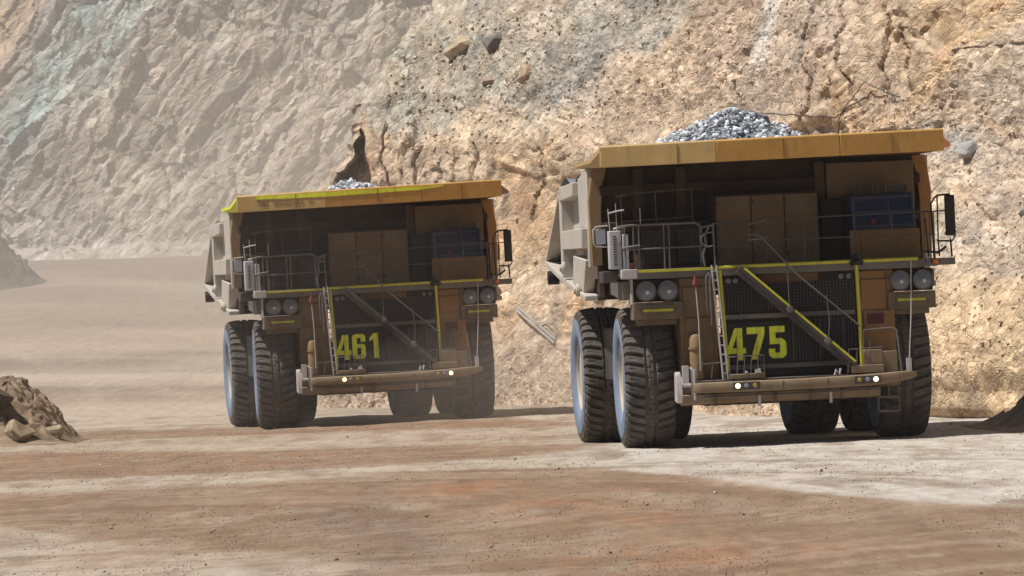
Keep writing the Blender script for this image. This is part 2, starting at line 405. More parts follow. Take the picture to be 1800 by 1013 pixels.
def text(s, x, y, z, h, parent, mat, rz=0):
    cu = bpy.data.curves.new('lettering', 'FONT'); cu.body = s; cu.size = h * 1.4; cu.extrude = .003; cu.space_character = 1.15
    tmp = bpy.data.objects.new('tmp', cu); COL.objects.link(tmp)
    me = bpy.data.meshes.new_from_object(tmp.evaluated_get(bpy.context.evaluated_depsgraph_get())); bpy.data.objects.remove(tmp)
    me.transform(Matrix.Rotation(PI / 2, 4, 'X')); me.materials.clear(); me.materials.append(MATS[mat])
    o = bpy.data.objects.new('lettering', me); COL.objects.link(o); o.location = (x, y, z); o.rotation_euler.z = rz; o.parent = parent
    return o

def haul_truck(number, loc, yaw, tilt, first, label):
    T = empty('haul_truck', None, loc); T.rotation_euler = (0, tilt, yaw)
    tag(T, label, 'haul truck', 'loaded haul trucks driving down the ramp')
    # ---------------- wheels
    st_ = math.radians(-1.5 if first else -4)
    wheel(T, -3.32, 0, False, .1).rotation_euler.z = st_; wheel(T, 3.30, 0, True, .37).rotation_euler.z = st_
    for x, fl in ((-3.66, 0), (-2.06, 0), (1.96, 1), (3.56, 1)): wheel(T, x, 6.35, bool(fl), .23 + x)
    # ---------------- chassis
    m = MB()
    m.box(-1.25, -.75, -2.0, 9.2, 1.75, 2.5); m.box(.75, 1.25, -2.0, 9.2, 1.75, 2.5)
    m.box(-1.3, 1.3, -1.9, -1.3, 1.1, 1.9)
    m.box(-2.55, 2.55, -.35, .35, 1.25, 1.95); m.box(-1.9, 1.9, -1.2, .6, 1.02, 1.3)
    m.box(-1.4, 1.4, -1.2, 3.6, 1.2, 2.6)
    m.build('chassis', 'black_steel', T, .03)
    m = MB(); m.lathe([(-2.75, .55), (-2.6, .75), (-1.2, .8), (-.9, .95), (.9, .95), (1.2, .8), (2.6, .75), (2.75, .55)], (0, 6.35, 1.84), 32)
    m.tube([(-2.9, 6.35, 1.84), (2.9, 6.35, 1.84)], .4, 16)
    m.build('rear_axle', 'black_steel', T)
    for sx in (-1, 1):
        m = MB(); m.tube([(sx * 2.3, -.2, 1.5), (sx * 2.2, -.25, 3.9)], .24, 16); m.tube([(sx * 2.32, -.2, 1.3), (sx * 2.27, -.22, 2.6)], .31, 16)
        m.build('suspension_strut', 'dark_steel', T)
    for sx in (-1, 1):
        m = MB(); m.tube([(sx * 1.7, 3.4, 2.0), (sx * 1.75, 4.4, 4.5)], .22, 14); m.build('hoist_cylinder', 'dark_steel', T)
    m = MB(); m.box(-3.8, -2.0, 2.0, 4.4, 1.7, 3.1)
    m.build('fuel_tank', 'dark_steel', T, .05)
    # ---------------- front panels either side of grille
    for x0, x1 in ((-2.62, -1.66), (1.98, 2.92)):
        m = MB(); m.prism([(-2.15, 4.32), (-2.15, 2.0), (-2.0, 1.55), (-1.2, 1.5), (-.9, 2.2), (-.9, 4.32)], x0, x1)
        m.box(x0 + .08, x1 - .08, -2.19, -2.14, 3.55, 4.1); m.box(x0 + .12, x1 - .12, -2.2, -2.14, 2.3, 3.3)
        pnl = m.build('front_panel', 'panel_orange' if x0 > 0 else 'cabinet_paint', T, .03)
        m = MB(); m.box(x0 + .22, x1 - .3, -2.23, -2.203, 2.95, 3.22); (m.build('warning_plate', 'maroon', pnl) if x0 > 0 else None)
    # fenders over the front wheels
    for sx in (-1, 1):
        m = MB()
        m.prism([(-2.0, 4.3), (-1.95, 3.85), (-1.2, 3.82), (.2, 3.95), (1.9, 4.0), (2.0, 4.3)], sx * 2.5, sx * 4.02)
        m.box(sx * 2.5 - .03, sx * 2.5 + .03, -1.9, 1.8, 2.3, 4.3)
        m.build('fender', 'grey_steel', T, .02)
    # ---------------- grille
    gx0, gx1 = -1.56, 1.93
    m = MB(); m.box(gx0, gx1, -2.12, -1.9, 1.72, 4.34)
    G = m.build('grille', 'black_steel', T, .02)
    m = MB()
    x = gx0 + .12
    while x < gx1 - .05:
        m.box(x - .009, x + .009, -2.17, -2.15, 3.36, 4.15); x += .085
    z = 3.40
    while z < 4.15:
        m.box(gx0 + .08, gx1 - .08, -2.148, -2.125, z - .008, z + .008); z += .085
    x = gx0 + .12
    while x < gx1 - .05:
        m.box(x - .007, x + .007, -2.16, -2.14, 2.06, 3.2); x += .085
    m.build('grille_mesh', 'dark_steel', G)
    m = MB(); m.box(gx0 + .05, gx1 - .05, -2.26, -2.13, 3.22, 3.34); m.box(gx0 + .02, gx1 - .02, -2.24, -2.13, 1.93, 2.05)
    for x in (gx0 + .5, gx0 + 1.75, gx1 - .5): m.box(x - .03, x + .03, -2.28, -2.25, 3.20, 3.36)
    m.build('grille_bar', 'grey_steel', G, .012)
    m = MB(); m.box(gx0 + 1.0, gx1 - .95, -2.2, -2.125, 4.12, 4.33); m.build('grille_trim', 'brown_shaded', G, .01)
    for x in (.25, .95, 1.55): m = MB(); m.box(x, x + .04, -2.19, -2.17, 2.1, 3.15); m.build('louvre_post', 'dark_steel', G)
    m = MB(); m.box(-1.5, .16, -2.215, -2.19, 2.08, 3.14); NP = m.build('number_plate', 'black_steel', G, .006)
    tops = {'475': (.0, 2.10, .80), '461': (.0, 2.14, .84)}[number]
    xs = {'475': (-1.44, -.93, -.38), '461': (-1.44, -.93, -.36)}[number]
    for ch, x in zip(number, xs): digit(ch, x, 2.17 + .012 * (x + 1.4), .82, -2.226, NP, 'lime_paint')
    for x in ((-1.35, -1.17), (1.55, 1.75)):
        m = MB()
        for q in x: m.lathe([(-.06, .0), (-.06, .06), (-.04, .075), (.08, .06)], (q, -2.2, 4.2), 16, 'y')
        m.build('marker_lamp', 'lens_glass', G)
    # ---------------- bumper
    m = MB()
    def sec(x, f): return x
    # rounded roll: stadium along X with tapered right end
    def roll(xs):
        n = 16; vs = []; fs = []
        for (x, zc, hh, dd, yc) in xs:
            for k in range(n):
                t = 2 * PI * k / n; c, s_ = math.cos(t), math.sin(t)
                vs.append((x, yc + dd * math.copysign(abs(c) ** .28, c), zc + hh * math.copysign(abs(s_) ** .28, s_)))
        for i in range(len(xs) - 1):
            for k in range(n): fs.append((i * n + k, i * n + (k + 1) % n, (i + 1) * n + (k + 1) % n, (i + 1) * n + k))
        fs += [tuple(range(n)), tuple((len(xs) - 1) * n + k for k in range(n))]
        return vs, fs
    vs, fs = roll([(-2.47, 1.52, .05, .10, -2.86), (-2.42, 1.52, .13, .16, -2.88), (-2.25, 1.52, .135, .20, -2.92), (-1.4, 1.515, .14, .22, -3.0), (0, 1.51, .14, .22, -3.02), (1.9, 1.53, .15, .22, -3.0), (2.6, 1.57, .14, .2, -2.94), (3.05, 1.61, .115, .16, -2.86), (3.25, 1.63, .07, .1, -2.82), (3.30, 1.64, .03, .05, -2.8)])
    m.add(vs, fs)
    BU = m.build('bumper', 'bumper_paint', T)
    for x in (-1.9, -.35, .55, 1.35, 2.55):
        m = MB(); m.box(x - .02, x + .02, -3.06 if abs(x) < 2 else -2.9, -2.5, 1.10, 1.36); m.build('gusset', 'box_paint', BU, .006)
    m = MB(); m.box(-2.3, 2.75, -2.9, -2.2, 1.665, 1.70); m.build('walkway_plate', 'grey_steel', BU, .006)
    m = MB(); m.tube([(-2.3, -3.08, 1.30), (0, -3.1, 1.29), (2.3, -3.06, 1.31)], .022, 6); m.build('conduit', 'dark_steel', BU)
    for x in (-.2, .95): m = MB(); m.box(x - .008, x + .008, -3.246, -3.2, 1.41, 1.63); m.build('weld_seam', 'dark_steel', BU)
    m = MB(); m.prism([(-2.9, 1.36), (-2.86, 1.12), (-2.5, 1.08), (-2.0, 1.2), (-2.0, 1.36)], -2.75, 2.35)
    m.box(-2.82, 2.9, -2.75, -2.1, 1.36, 1.62)
    m.build('lower_apron', 'bumper_paint', BU, .03)
    m = MB()   # left end fairing, curved plate
    m.prism([(-2.85, 1.15), (-2.85, 1.45), (-2.7, 1.85), (-2.5, 1.95), (-2.35, 1.9), (-2.3, 1.2)], -2.86, -2.72)
    m.tube([(-2.8, -2.8, 1.9), (-2.72, -2.86, 1.62), (-2.5, -2.9, 1.6)], .05); m.tube([(-2.42, -2.9, 1.22), (-2.42, -2.9, 1.95), (-2.52, -2.86, 2.05)], .035)
    m.box(-2.5, -2.36, -2.88, -2.8, 1.3, 2.0); m.box(-2.72, -2.55, -2.9, -2.84, 1.55, 2.1)
    m.build('end_bracket', 'pale_steel', BU, .01)
    lamps = ((-1.36, -1.14, -.92), (1.76, 1.97, 2.18))
    for gi, tr in enumerate(lamps):
        z = 1.535 + (.02 if gi else 0)
        m = MB(); m.box(tr[0] - .13, tr[2] + .13, -3.24, -3.12, z - .10, z + .10)
        H = m.build('lamp_housing', 'dark_steel' if number == '475' else 'bumper_paint', BU, .015)
        for k, x in enumerate(tr):
            lit = (k == 0) if gi == 0 else (k == 2)
            m = MB(); m.lathe([(-.03, 0), (-.026, .04), (-.012, .058), (.03, .064)], (x, -3.25, z), 20, 'y')
            m.build('fog_lamp', 'lamp_lit' if lit else ('blue_lens' if k == 1 else 'amber_lens'), H)
    # tow loops under bumper
    for x in (-.78, 1.05):
        m = MB(); m.box(x - .035, x + .035, -2.98, -2.9, 1.0, 1.3); m.build('tow_lug', 'pale_steel', BU, .01)
    # ---------------- platforms on bumper
    m = MB(); m.box(-1.5, -.6, -2.95, -2.35, 1.71, 1.83)
    P1 = m.build('step_platform', 'bumper_paint', BU, .015)
    m = MB(); r = .013
    for (a, b_) in ((-1.5, -.62), (-2.33, -1.62)):
        for y in (-2.9, -2.4):
            m.tube([(a, y, 1.7), (a, y, 2.27 if a > -2 else 2.12), (b_, y, 2.29 if a > -2 else 2.14), (b_, y, 1.7)], r, 6)
        for k in range(4 if a > -2 else 1):
            x = a + (b_ - a) * (k + 1) / (5 if a > -2 else 2); m.tube([(x, -2.9, 1.75), (x + .04, -2.9, 2.27 if a > -2 else 2.12)], r, 6)
    m.build('platform_rail', 'rail_steel', BU)
    m = MB(); m.box(-.86, -.80, -2.97, -2.9, 1.84, 1.93); m.box(-.78, -.72, -2.97, -2.9, 1.84, 1.95); m.box(-.86, -.7, -2.975, -2.95, 1.84, 1.87); m.build('hook_plate', 'pale_steel', BU, .008)
    m = MB(); m.box(-1.12, -1.05, -2.97, -2.9, 1.84, 1.9); m.build('lifting_eye', 'pale_steel', BU, .008)
    m = MB()
    m.tube([(1.18, -2.95, 1.7), (1.2, -2.98, 1.83), (1.3, -2.95, 1.72), (1.33, -2.95, 1.86)], .035)
    m.build('tow_shackle', 'pale_steel', BU, .008)
    m = MB(); m.box(1.62, 2.45, -2.95, -2.4, 1.72, 1.92); m.box(1.98, 2.45, -2.75, -2.45, 1.92, 2.3); m.box(2.45, 2.85, -2.7, -2.45, 1.72, 2.25)
    P2 = m.build('step_platform', 'bumper_paint', BU, .015)
    m = MB(); m.tube([(1.52, -2.93, 1.72), (1.56, -2.93, 2.33), (2.45, -2.93, 2.36)], .013, 6); m.tube([(1.75, -2.93, 1.92), (1.78, -2.93, 2.33)], .012, 6)
    m.tube([(2.12, -2.9, 1.95), (2.12, -2.9, 2.5)], .012, 6)
    m.tube([(2.0, -2.6, 2.2), (2.02, -2.65, 2.80), (2.72, -2.7, 2.84), (2.84, -2.75, 2.78), (2.92, -2.85, 1.66)], .022, 6)
    m.build('platform_rail', 'rail_steel', BU)
    # hanging step
    m = MB()
    for x in (2.30, 2.84): m.tube([(x, -2.75, 1.4), (x, -2.75, .70)], .018, 6)
    for z in (1.08, .72): m.box(2.29, 2.85, -2.85, -2.65, z - .02, z + .02)
    m.build('hanging_step', 'grey_steel', BU)
    # canister
    m = MB(); m.lathe([(1.75, .0), (1.75, .17), (2.75, .17), (2.86, .12), (2.9, 0)], (-2.27, -2.35, 0), 24, 'z'); m.lathe([(2.5, .2), (2.56, .2)], (-2.27, -2.35, 0), 24, 'z')
    m.build('air_canister', 'tan_paint', T)
    if number == '461':
        m = MB(); m.lathe([(1.75, .2), (2.9, .2), (3.0, .1)], (2.4, -2.35, 0), 24, 'z'); m.build('air_canister', 'brown_shaded', T)
    # ---------------- headlight housings
    for x0, x1, hx in ((-3.8, -2.56, (-3.47, -2.91)), (2.76, 3.95, (3.08, 3.67))):
        m = MB(); m.box(x0, x1, -2.1, -1.5, 3.75, 4.32)
        Hh = m.build('headlight_housing', 'black_steel', T, .02)
        m = MB(); m.box(x0 - .02, x1 + .02, -2.32, -1.6, 3.30, 3.74); m.box(x0 + .1, x1 - .1, -2.0, -1.6, 3.16, 3.3)
        m.box(x0 + .17, x1 - .2, -2.345, -2.31, 3.38, 3.68)
        bx = m.build('battery_box', 'box_paint', Hh, .02)
        m = MB(); m.box(x0 + .22, x1 - .25, -2.362, -2.347, 3.50, 3.565); m.build('yellow_stripe', 'stripe_paint', bx)
        m = MB(); m.box(x0 - .05, x0 + .0 if x0 < 0 else x0 - .02, -2.2, -1.6, 3.7, 4.34); m.build('side_plate', 'pale_steel' if x0 < 0 else 'brown_shaded', Hh)
        for q in hx:
            m = MB(); m.lathe([(-.16, .235), (-.2, .25), (-.2, .262), (-.1, .262), (.1, .2)], (q, -2.1, 4.02), 32, 'y')
            hl = m.build('headlight', 'grey_steel', Hh)
            m = MB(); m.lathe([(-.22, 0), (-.21, .09), (-.185, .17), (-.165, .235)], (q, -2.1, 4.02), 32, 'y'); 
            ln = m.build('lens', 'lens_glass', hl)
            m = MB(); m.lathe([(-.245, 0), (-.238, .04), (-.21, .055)], (q + .02, -2.1, 4.0), 16, 'y'); m.build('bulb', 'bulb_glass', hl)
    # ---------------- deck
    m = MB()
    m.box(-4.05, 4.05, -2.35, -.2, 4.36, 4.48)
    m.box(-4.05, -1.7, -.2, 1.6, 4.36, 4.48); m.box(1.9, 4.05, -.2, 1.6, 4.36, 4.48)
    m.box(-4.10, 3.55, -2.5, -2.352, 4.34, 4.58)
    m.box(3.55, 4.5, -2.42, -1.9, 4.38, 4.56)
    D = m.build('deck', 'grey_steel', T, .012)
    m = MB(); m.box(-3.68, -1.70, -2.53, -2.503, 4.505, 4.572)
    m.tube([(-1.66, -2.56, 4.56), (1.86, -2.56, 4.57)], .045, 10); m.tube([(1.97, -2.56, 4.57), (3.5, -2.56, 4.57)], .045, 10)
    m.build('yellow_stripe', 'stripe_paint', D)
    m = MB(); m.box(-4.12, -3.72, -2.62, -2.3, 4.36, 4.60); m.build('deck_end', 'pale_steel', D, .02)
    m = MB(); m.box(-4.5, -4.12, -1.8, -.9, 4.28, 4.58); m.build('side_step', 'dark_steel', D, .02)
    m = MB(); m.lathe([(0, .07), (.1, .07), (.13, .04)], (3.97, -2.5, 4.42), 16, 'z'); m.build('indicator_lamp', 'orange_plastic', D)
    m = MB(); m.lathe([(0, .16), (.1, .2), (.16, .12), (.3, .1)], (1.915, -2.55, 4.46), 14, 'z'); m.build('post_collar', 'black_steel', D)
    m = MB(); m.box(-3.88, -3.74, -2.45, -2.33, 4.62, 4.76); m.build('red_lamp', 'maroon', D, .03)
    # yellow verticals
    m = MB(); m.tube([(-1.60, -2.52, 4.5), (-1.49, -2.52, 1.9)], .045, 10); m.build('yellow_post', 'stripe_paint', T)
    m = MB(); m.tube([(1.91, -2.56, 4.5), (1.95, -2.56, 1.93)], .045, 10); m.build('yellow_post', 'stripe_paint', T)
    # ---------------- ladder at left of grille
    m = MB()
    for x in (-1.82, -1.70): m.beam((x, -2.62, 4.62), (x + .16, -2.75, 1.72), .035, .09)
    L = m.build('ladder', 'pale_steel', T)
    for k in range(12):
        m = MB(); t = k / 11.; m.box(-1.80 + .16 * t, -1.70 + .16 * t, -2.66 - .12 * t, -2.5 - .12 * t, 4.45 - 2.6 * t, 4.49 - 2.6 * t)
        m.build('rung', 'pale_steel', L)
    m = MB()
    m.tube([(-1.95, -2.6, 3.4), (-1.98, -2.66, 3.6), (-1.98, -2.66, 4.3), (-1.9, -2.6, 4.42), (-1.82, -2.6, 4.45)], .022, 8)
    m.tube([(-1.88, -2.7, 3.1), (-1.9, -2.72, 4.2), (-1.86, -2.7, 4.4)], .02, 8)
    m.tube([(-1.98, -2.6, 4.6), (-2.02, -2.6, 4.9), (-1.93, -2.6, 5.15), (-1.96, -2.6, 5.38), (-1.84, -2.6, 5.62), (-1.7, -2.55, 5.66)], .03, 8)
    m.tube([(-1.72, -2.6, 4.6), (-1.74, -2.6, 5.66), (-1.96, -2.6, 5.60), (-2.04, -2.6, 5.58)], .024, 8)
    arc = [(-1.86 + .2 * math.cos(t), -2.62, 5.27 + .18 * math.sin(t)) for t in [1.4 + k * .42 for k in range(10)]]
    m.tube(arc, .022, 8); m.tube([(-1.83, -2.6, 5.45), (-1.72, -2.6, 5.47)], .022, 8)
    m.build('grab_rail', 'rail_steel', L)
    # ---------------- diagonal stairway
    m = MB(); ps, pe = Vector((-1.12, -2.68, 4.54)), Vector((1.74, -2.86, 1.93))
    m.beam(ps, pe, .10, .24, up=(0, -1, 0)); m.beam(ps + Vector((-.03, .05, -.05)), pe + Vector((-.03, .05, -.05)), .10, .22)
    m.beam(ps + Vector((0, .42, 0)), pe + Vector((0, .36, 0)), .05, .2)
    st = m.build('stairway', 'dark_steel', T, .01)
    if number == '475':
        m = MB(); o_ = Vector((.04, -.115, .04)); m.beam(ps.lerp(pe, .03) + o_, ps.lerp(pe, .41) + o_, .045, .055); m.beam(ps.lerp(pe, .46) + o_, ps.lerp(pe, .73) + o_, .045, .055); m.beam(ps.lerp(pe, .78) + o_, ps.lerp(pe, .98) + o_, .045, .055)
        m.build('yellow_stripe', 'stripe_paint', st)
    for t in (.43, .755): m = MB(); q = ps.lerp(pe, t); m.lathe([(-.11, .0), (-.1, .09), (0, .1), (.05, .06)], (q.x, q.y - .06, q.z), 12, 'y'); m.build('clamp', 'grey_steel', st)
    for k in range(9):
        m = MB(); q = ps.lerp(pe, (k + .7) / 10); m.box(q.x - .14, q.x + .14, q.y + .12, q.y + .32, q.z - .015, q.z + .015)
        m.build('tread', 'dark_steel', st)
    m = MB()
    m.tube([(-.84, -2.62, 5.36), (-.55, -2.66, 5.33), (.35, -2.78, 4.28), (1.9, -2.9, 2.9)], .022, 8)
    m.tube([(-.84, -2.62, 5.62), (-.70, -2.62, 5.64), (-.35, -2.5, 5.72)], .022, 8); m.tube([(-.84, -2.62, 5.22), (-.6, -2.62, 5.24), (-.3, -2.5, 5.26)], .022, 8)
    q = ps.lerp(pe, .755); m.tube([(q.x + .02, q.y - .05, q.z), (q.x + .08, -2.85, q.z + .5), (q.x + .02, -2.84, 4.02 - .27)], .014, 6)
    q = ps.lerp(pe, .43); m.tube([(q.x, q.y - .05, q.z), (q.x, -2.7, 4.75)], .012, 6)
    m.build('handrail', 'rail_steel', st)
    # ---------------- deck handrails
    m = MB(); zt, zm = 5.70, 5.10
    m.tube([(-4.0, -1.2, zt), (-3.98, -2.3, zt), (-3.85, -2.42, zt + .02), (-2.15, -2.42, zt + .02), (-2.02, -2.42, 5.6), (-2.0, -2.42, 5.45)], .03, 8)
    m.tube([(-4.0, -1.2, zm), (-3.98, -2.3, zm), (-3.85, -2.42, zm), (-2.0, -2.42, zm + .02)], .022, 8)
    m.tube([(-4.12, -2.38, 5.28), (-4.05, -2.44, 5.12), (-3.95, -2.46, 5.16), (-3.6, -2.46, 5.2)], .03, 8)
    for x in (-3.98, -3.76, -3.62, -2.98, -2.85, -2.05): m.tube([(x, -2.42, 4.45), (x, -2.42, zt)], .02, 8)
    m.tube([(-4.0, -1.2, 4.45), (-4.0, -1.2, zt)], .02, 8)
    HR = m.build('handrail', 'rail_steel', D)
    m = MB()
    m.tube([(-1.72, -2.42, 5.68), (-.86, -2.42, 5.66)], .018, 8); m.tube([(-1.72, -2.42, 5.08), (-.9, -2.42, 5.08)], .018, 8)
    m.tube([(-.35, -2.42, 5.72), (3.7, -2.42, 5.76), (3.95, -2.3, 5.76), (3.98, -1.2, 5.76)], .018, 8); m.tube([(-.3, -2.42, 5.2), (3.7, -2.42, 5.18), (3.95, -2.3, 5.18), (3.98, -1.2, 5.18)], .016, 8)
    for x in (-1.3, -.35, .62, 1.93, 2.9, 3.72, 3.88, 3.98): m.tube([(x, -2.42, 4.45), (x, -2.42, 5.74)], .016, 8)
    m.build('handrail', 'dark_steel', D)
    # ---------------- cab
    m = MB()
    m.prism([(-1.15, 4.48), (-1.2, 5.42), (-1.0, 6.22), (-.9, 6.3), (1.5, 6.3), (1.5, 4.48)], 2.08, 3.74)
    CB = m.build('cab', 'cab_navy', T, .04)
    m = MB(); m.box(2.0, 3.82, -1.22, -1.16, 4.50, 5.36); m.box(2.3, 3.4, -1.26, -1.2, 4.6, 5.3); m.build('lower_panel', 'panel_orange', CB, .01)
    m = MB()
    def wq(x0, x1, z0, z1):
        f = lambda z: -1.2 + (z - 5.42) * .25 - .018
        m.add([(x0, f(z0), z0), (x1, f(z0), z0), (x1, f(z1), z1), (x0, f(z1), z1), (x0, f(z0) + .012, z0), (x1, f(z0) + .012, z0), (x1, f(z1) + .012, z1), (x0, f(z1) + .012, z1)], [(0, 1, 2, 3), (7, 6, 5, 4), (0, 4, 5, 1), (1, 5, 6, 2), (2, 6, 7, 3), (3, 7, 4, 0)])
    wq(2.2, 3.02, 5.5, 6.12); wq(3.1, 3.62, 5.5, 6.12)
    m.build('windscreen', 'window_glass', CB)
    m = MB(); f = MB()
    for a, b_ in (((2.1, 5.45), (3.7, 5.45)), ((2.1, 6.2), (3.7, 6.2)), ((2.12, 5.45), (2.12, 6.2)), ((3.68, 5.45), (3.68, 6.2)), ((3.06, 5.45), (3.06, 6.2)), ((2.1, 5.82), (3.7, 5.82))):
        f.beam((a[0], -1.235 + (a[1] - 5.42) * .25, a[1]), (b_[0], -1.235 + (b_[1] - 5.42) * .25, b_[1]), .05, .04)
    f.build('window_frame', 'cab_frame', CB)
    m = MB(); m.box(3.1, 3.55, -.8, -.3, 6.3, 6.48); m.build('roof_gear', 'dark_steel', CB, .01)
    for x in (2.25, 2.4, 2.7, 2.85, 3.05, 3.6): m = MB(); m.lathe([(0, .05), (.14, .05), (.2, .02)], (x, -.8, 6.305), 10, 'z'); m.build('roof_lamp', 'dark_steel', CB)
    m = MB(); m.lathe([(-.04, 0), (-.04, .08), (.01, .09)], (2.62, -1.27, 5.56), 18, 'y'); m.build('red_lamp', 'maroon', CB)
    # ---------------- electrical cabinet with three doors
    m = MB(); m.box(-1.38, 1.34, -.5, .9, 4.48, 6.42)
    EC = m.build('control_cabinet', 'brown_deep_shade', T, .02)
    for x0, x1 in ((-1.34, -.45), (-.42, .42), (.45, 1.30)):
        m = MB(); m.box(x0, x1, -.54, -.505, 4.56, 6.38); d = m.build('cabinet_door', 'cabinet_paint', EC, .012)
        m = MB(); m.box((x0 + x1) / 2 - .08, (x0 + x1) / 2 + .08, -.56, -.542, 6.05, 6.13); m.build('name_tab', 'grey_steel', d)
        m = MB(); m.box(x1 - .1, x1 - .06, -.575, -.542, 5.3, 5.5); m.build('door_latch', 'grey_steel', d)
        for hz in (4.8, 5.5, 6.15): m = MB(); m.box(x0 + .01, x0 + .06, -.57, -.542, hz, hz + .12); m.build('hinge', 'dark_steel', d)
    # ---------------- resistor grid box
    m = MB(); m.box(-3.35, -1.7, -.3, 1.2, 4.48, 5.78); m.box(-2.75, -2.4, -.34, -.3, 4.55, 5.6)
    RG = m.build('resistor_box', 'brown_deep_shade', T, .02)
    for xa, xb in ((-3.28, -2.8), (-2.35, -1.75)):
        m = MB(); x = xa
        while x < xb: m.box(x, x + .03, -.36, -.305, 4.7, 5.6); x += .11
        m.box(xa, x, -.318, -.303, 4.72, 5.58); m.build('louvre', 'dark_steel', RG)
    m = MB(); m.tube([(-3.75, -.1, 4.5), (-3.75, -.1, 6.55), (-1.9, -.1, 6.62), (-1.9, -.1, 4.5)], .018, 6); m.tube([(-3.75, -.1, 5.85), (-1.9, -.1, 5.9)], .014, 6); m.tube([(-2.85, -.1, 4.5), (-2.85, -.1, 6.58)], .014, 6); m.tube([(-3.9, -.15, 6.5), (-3.6, -.15, 6.52)], .025, 6); m.build('guard_rail', 'rail_steel', D)
    for bb in ((1.45, 2.02, -.1, .9, 4.48, 6.2),): m = MB(); m.box(*bb); m.build('duct', 'black_steel', T, .03)
    # white louvred box, left mirror, antennas
    m = MB(); m.box(-4.34, -4.03, -2.05, -1.7, 4.62, 5.6); m.box(-4.0, -3.84, -2.05, -1.7, 4.5, 5.5)
    WB = m.build('equipment_box', 'white_box', T, .02)
    m = MB()
    for k in range(12): m.box(-4.24, -4.15, -2.075, -2.053, 4.72 + k * .065, 4.75 + k * .065)
    m.build('vent', 'brown_shaded', WB)
    m = MB()
    m.tube([(-4.4, -2.0, 5.2), (-4.68, -2.05, 5.22), (-4.74, -2.05, 5.3), (-4.74, -2.05, 5.64), (-4.66, -2.05, 5.72), (-4.36, -2.0, 5.74)], .02, 8)
    MR = m.build('mirror_bracket', 'pale_steel', T)
    m = MB(); m.box(-4.66, -4.42, -2.03, -1.98, 5.27, 5.66); m.build('mirror', 'mirror_glass', MR, .02)
    m = MB()
    m.tube([(-4.3, -2.0, 5.6), (-4.33, -2.0, 6.16)], .014, 6); m.tube([(-4.12, -2.0, 5.6), (-4.13, -2.0, 6.3)], .01, 6); m.tube([(-4.33, -2.0, 6.05), (-4.1, -2.0, 6.1), (-3.92, -2.0, 6.12)], .024, 6)
    m.tube([(-3.56, -2.4, 5.7), (-3.56, -2.4, 6.15)], .012, 6); m.tube([(-4.2, -1.9, 5.65), (-3.8, -2.0, 5.72), (-3.5, -2.2, 5.72)], .03, 6)
    m.build('antenna', 'pale_steel', T)
    # right mirror
    m = MB()
    m.tube([(3.98, -2.3, 4.55), (3.95, -2.3, 5.95), (4.05, -2.3, 6.1), (4.12, -2.3, 6.16), (4.42, -2.3, 6.18), (4.5, -2.3, 6.1), (4.54, -2.3, 5.1), (4.46, -2.3, 4.98), (4.1, -2.3, 5.0)], .025, 8)
    m.tube([(4.12, -2.3, 6.15), (4.1, -2.3, 5.0), (4.12, -2.3, 4.6)], .02, 8); m.tube([(4.42, -2.3, 5.05), (4.44, -2.3, 4.58)], .025, 8); m.tube([(3.98, -2.3, 5.75), (4.35, -2.3, 5.77)], .018, 6)
    m.tube([(3.8, -2.2, 5.6), (3.86, -2.2, 4.6)], .02, 6); m.tube([(3.7, -2.25, 4.75), (4.1, -2.3, 4.7), (4.3, -2.3, 4.85)], .035, 6)
    m.tube([(4.44, -2.3, 6.15), (4.44, -2.3, 6.3)], .012, 6)
    MR = m.build('mirror_bracket', 'black_steel', T)
    m = MB(); m.box(4.30, 4.56, -2.36, -2.26, 5.12, 6.16); m.build('mirror', 'black_steel', MR, .03)
    # whips with rag
    m = MB(); m.tube([(-2.25, -2.58, 4.3), (-2.21, -2.66, 3.2), (-2.23, -2.75, 1.95)], .014, 6); W_ = m.build('flag_rope', 'pale_steel', T)
    m = MB(); m.tube([(-2.26, -2.6, 4.42), (-2.25, -2.6, 4.3), (-2.27, -2.6, 4.15), (-2.25, -2.6, 4.05)], [.012, .035, .06, .02], 8); m.build('rag', 'red_cloth', W_)
    m = MB(); m.tube([(3.32, -2.6, 4.56), (3.24, -2.75, 3.2), (3.12, -2.85, 1.95)], .014, 6); m.box(3.05, 3.17, -2.9, -2.8, 1.72, 2.05); m.build('flag_rope', 'pale_steel', T)
    # ---------------- dump body
    m = MB()
    for sx in (-1, 1):
        m.prism([(.9, 4.6), (.95, 7.3), (2.7, 7.3), (3.5, 6.95), (6.0, 6.88), (10.2, 4.96), (10.2, 4.84), (7.5, 4.55), (1.9, 4.0), (.8, 3.9)], sx * 4.16, sx * 4.28)
    # floor and front wall
    m.prism([(1.2, 4.1), (10.2, 4.85), (10.2, 4.7), (7.5, 4.4), (1.9, 3.85), (1.2, 3.85)], -4.28, 4.28)
    m.prism([(.8, 7.3), (1.3, 4.2), (1.5, 4.2), (1.0, 7.3)], -4.28, 4.28)
    B = m.build('dump_body', 'brown_deep_shade', T)
    for x in (-3.2, -2.1, 1.55, 2.35): m = MB(); m.box(x - .13, x + .13, .45, .8, 4.6, 7.2); m.build('wall_stiffener', 'brown_deep_shade' if x < 0 else 'brown_shaded', B, .02)
    m = MB()
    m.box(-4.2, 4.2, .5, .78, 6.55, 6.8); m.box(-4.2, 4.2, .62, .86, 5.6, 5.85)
    m.build('wall_stiffener', 'brown_deep_shade', B, .02)
    m = MB(); m.box(1.7, 4.0, .3, .49, 5.9, 7.15); m.build('wall_plate', 'cabinet_paint', B, .02)
    m = MB()     # side ribs
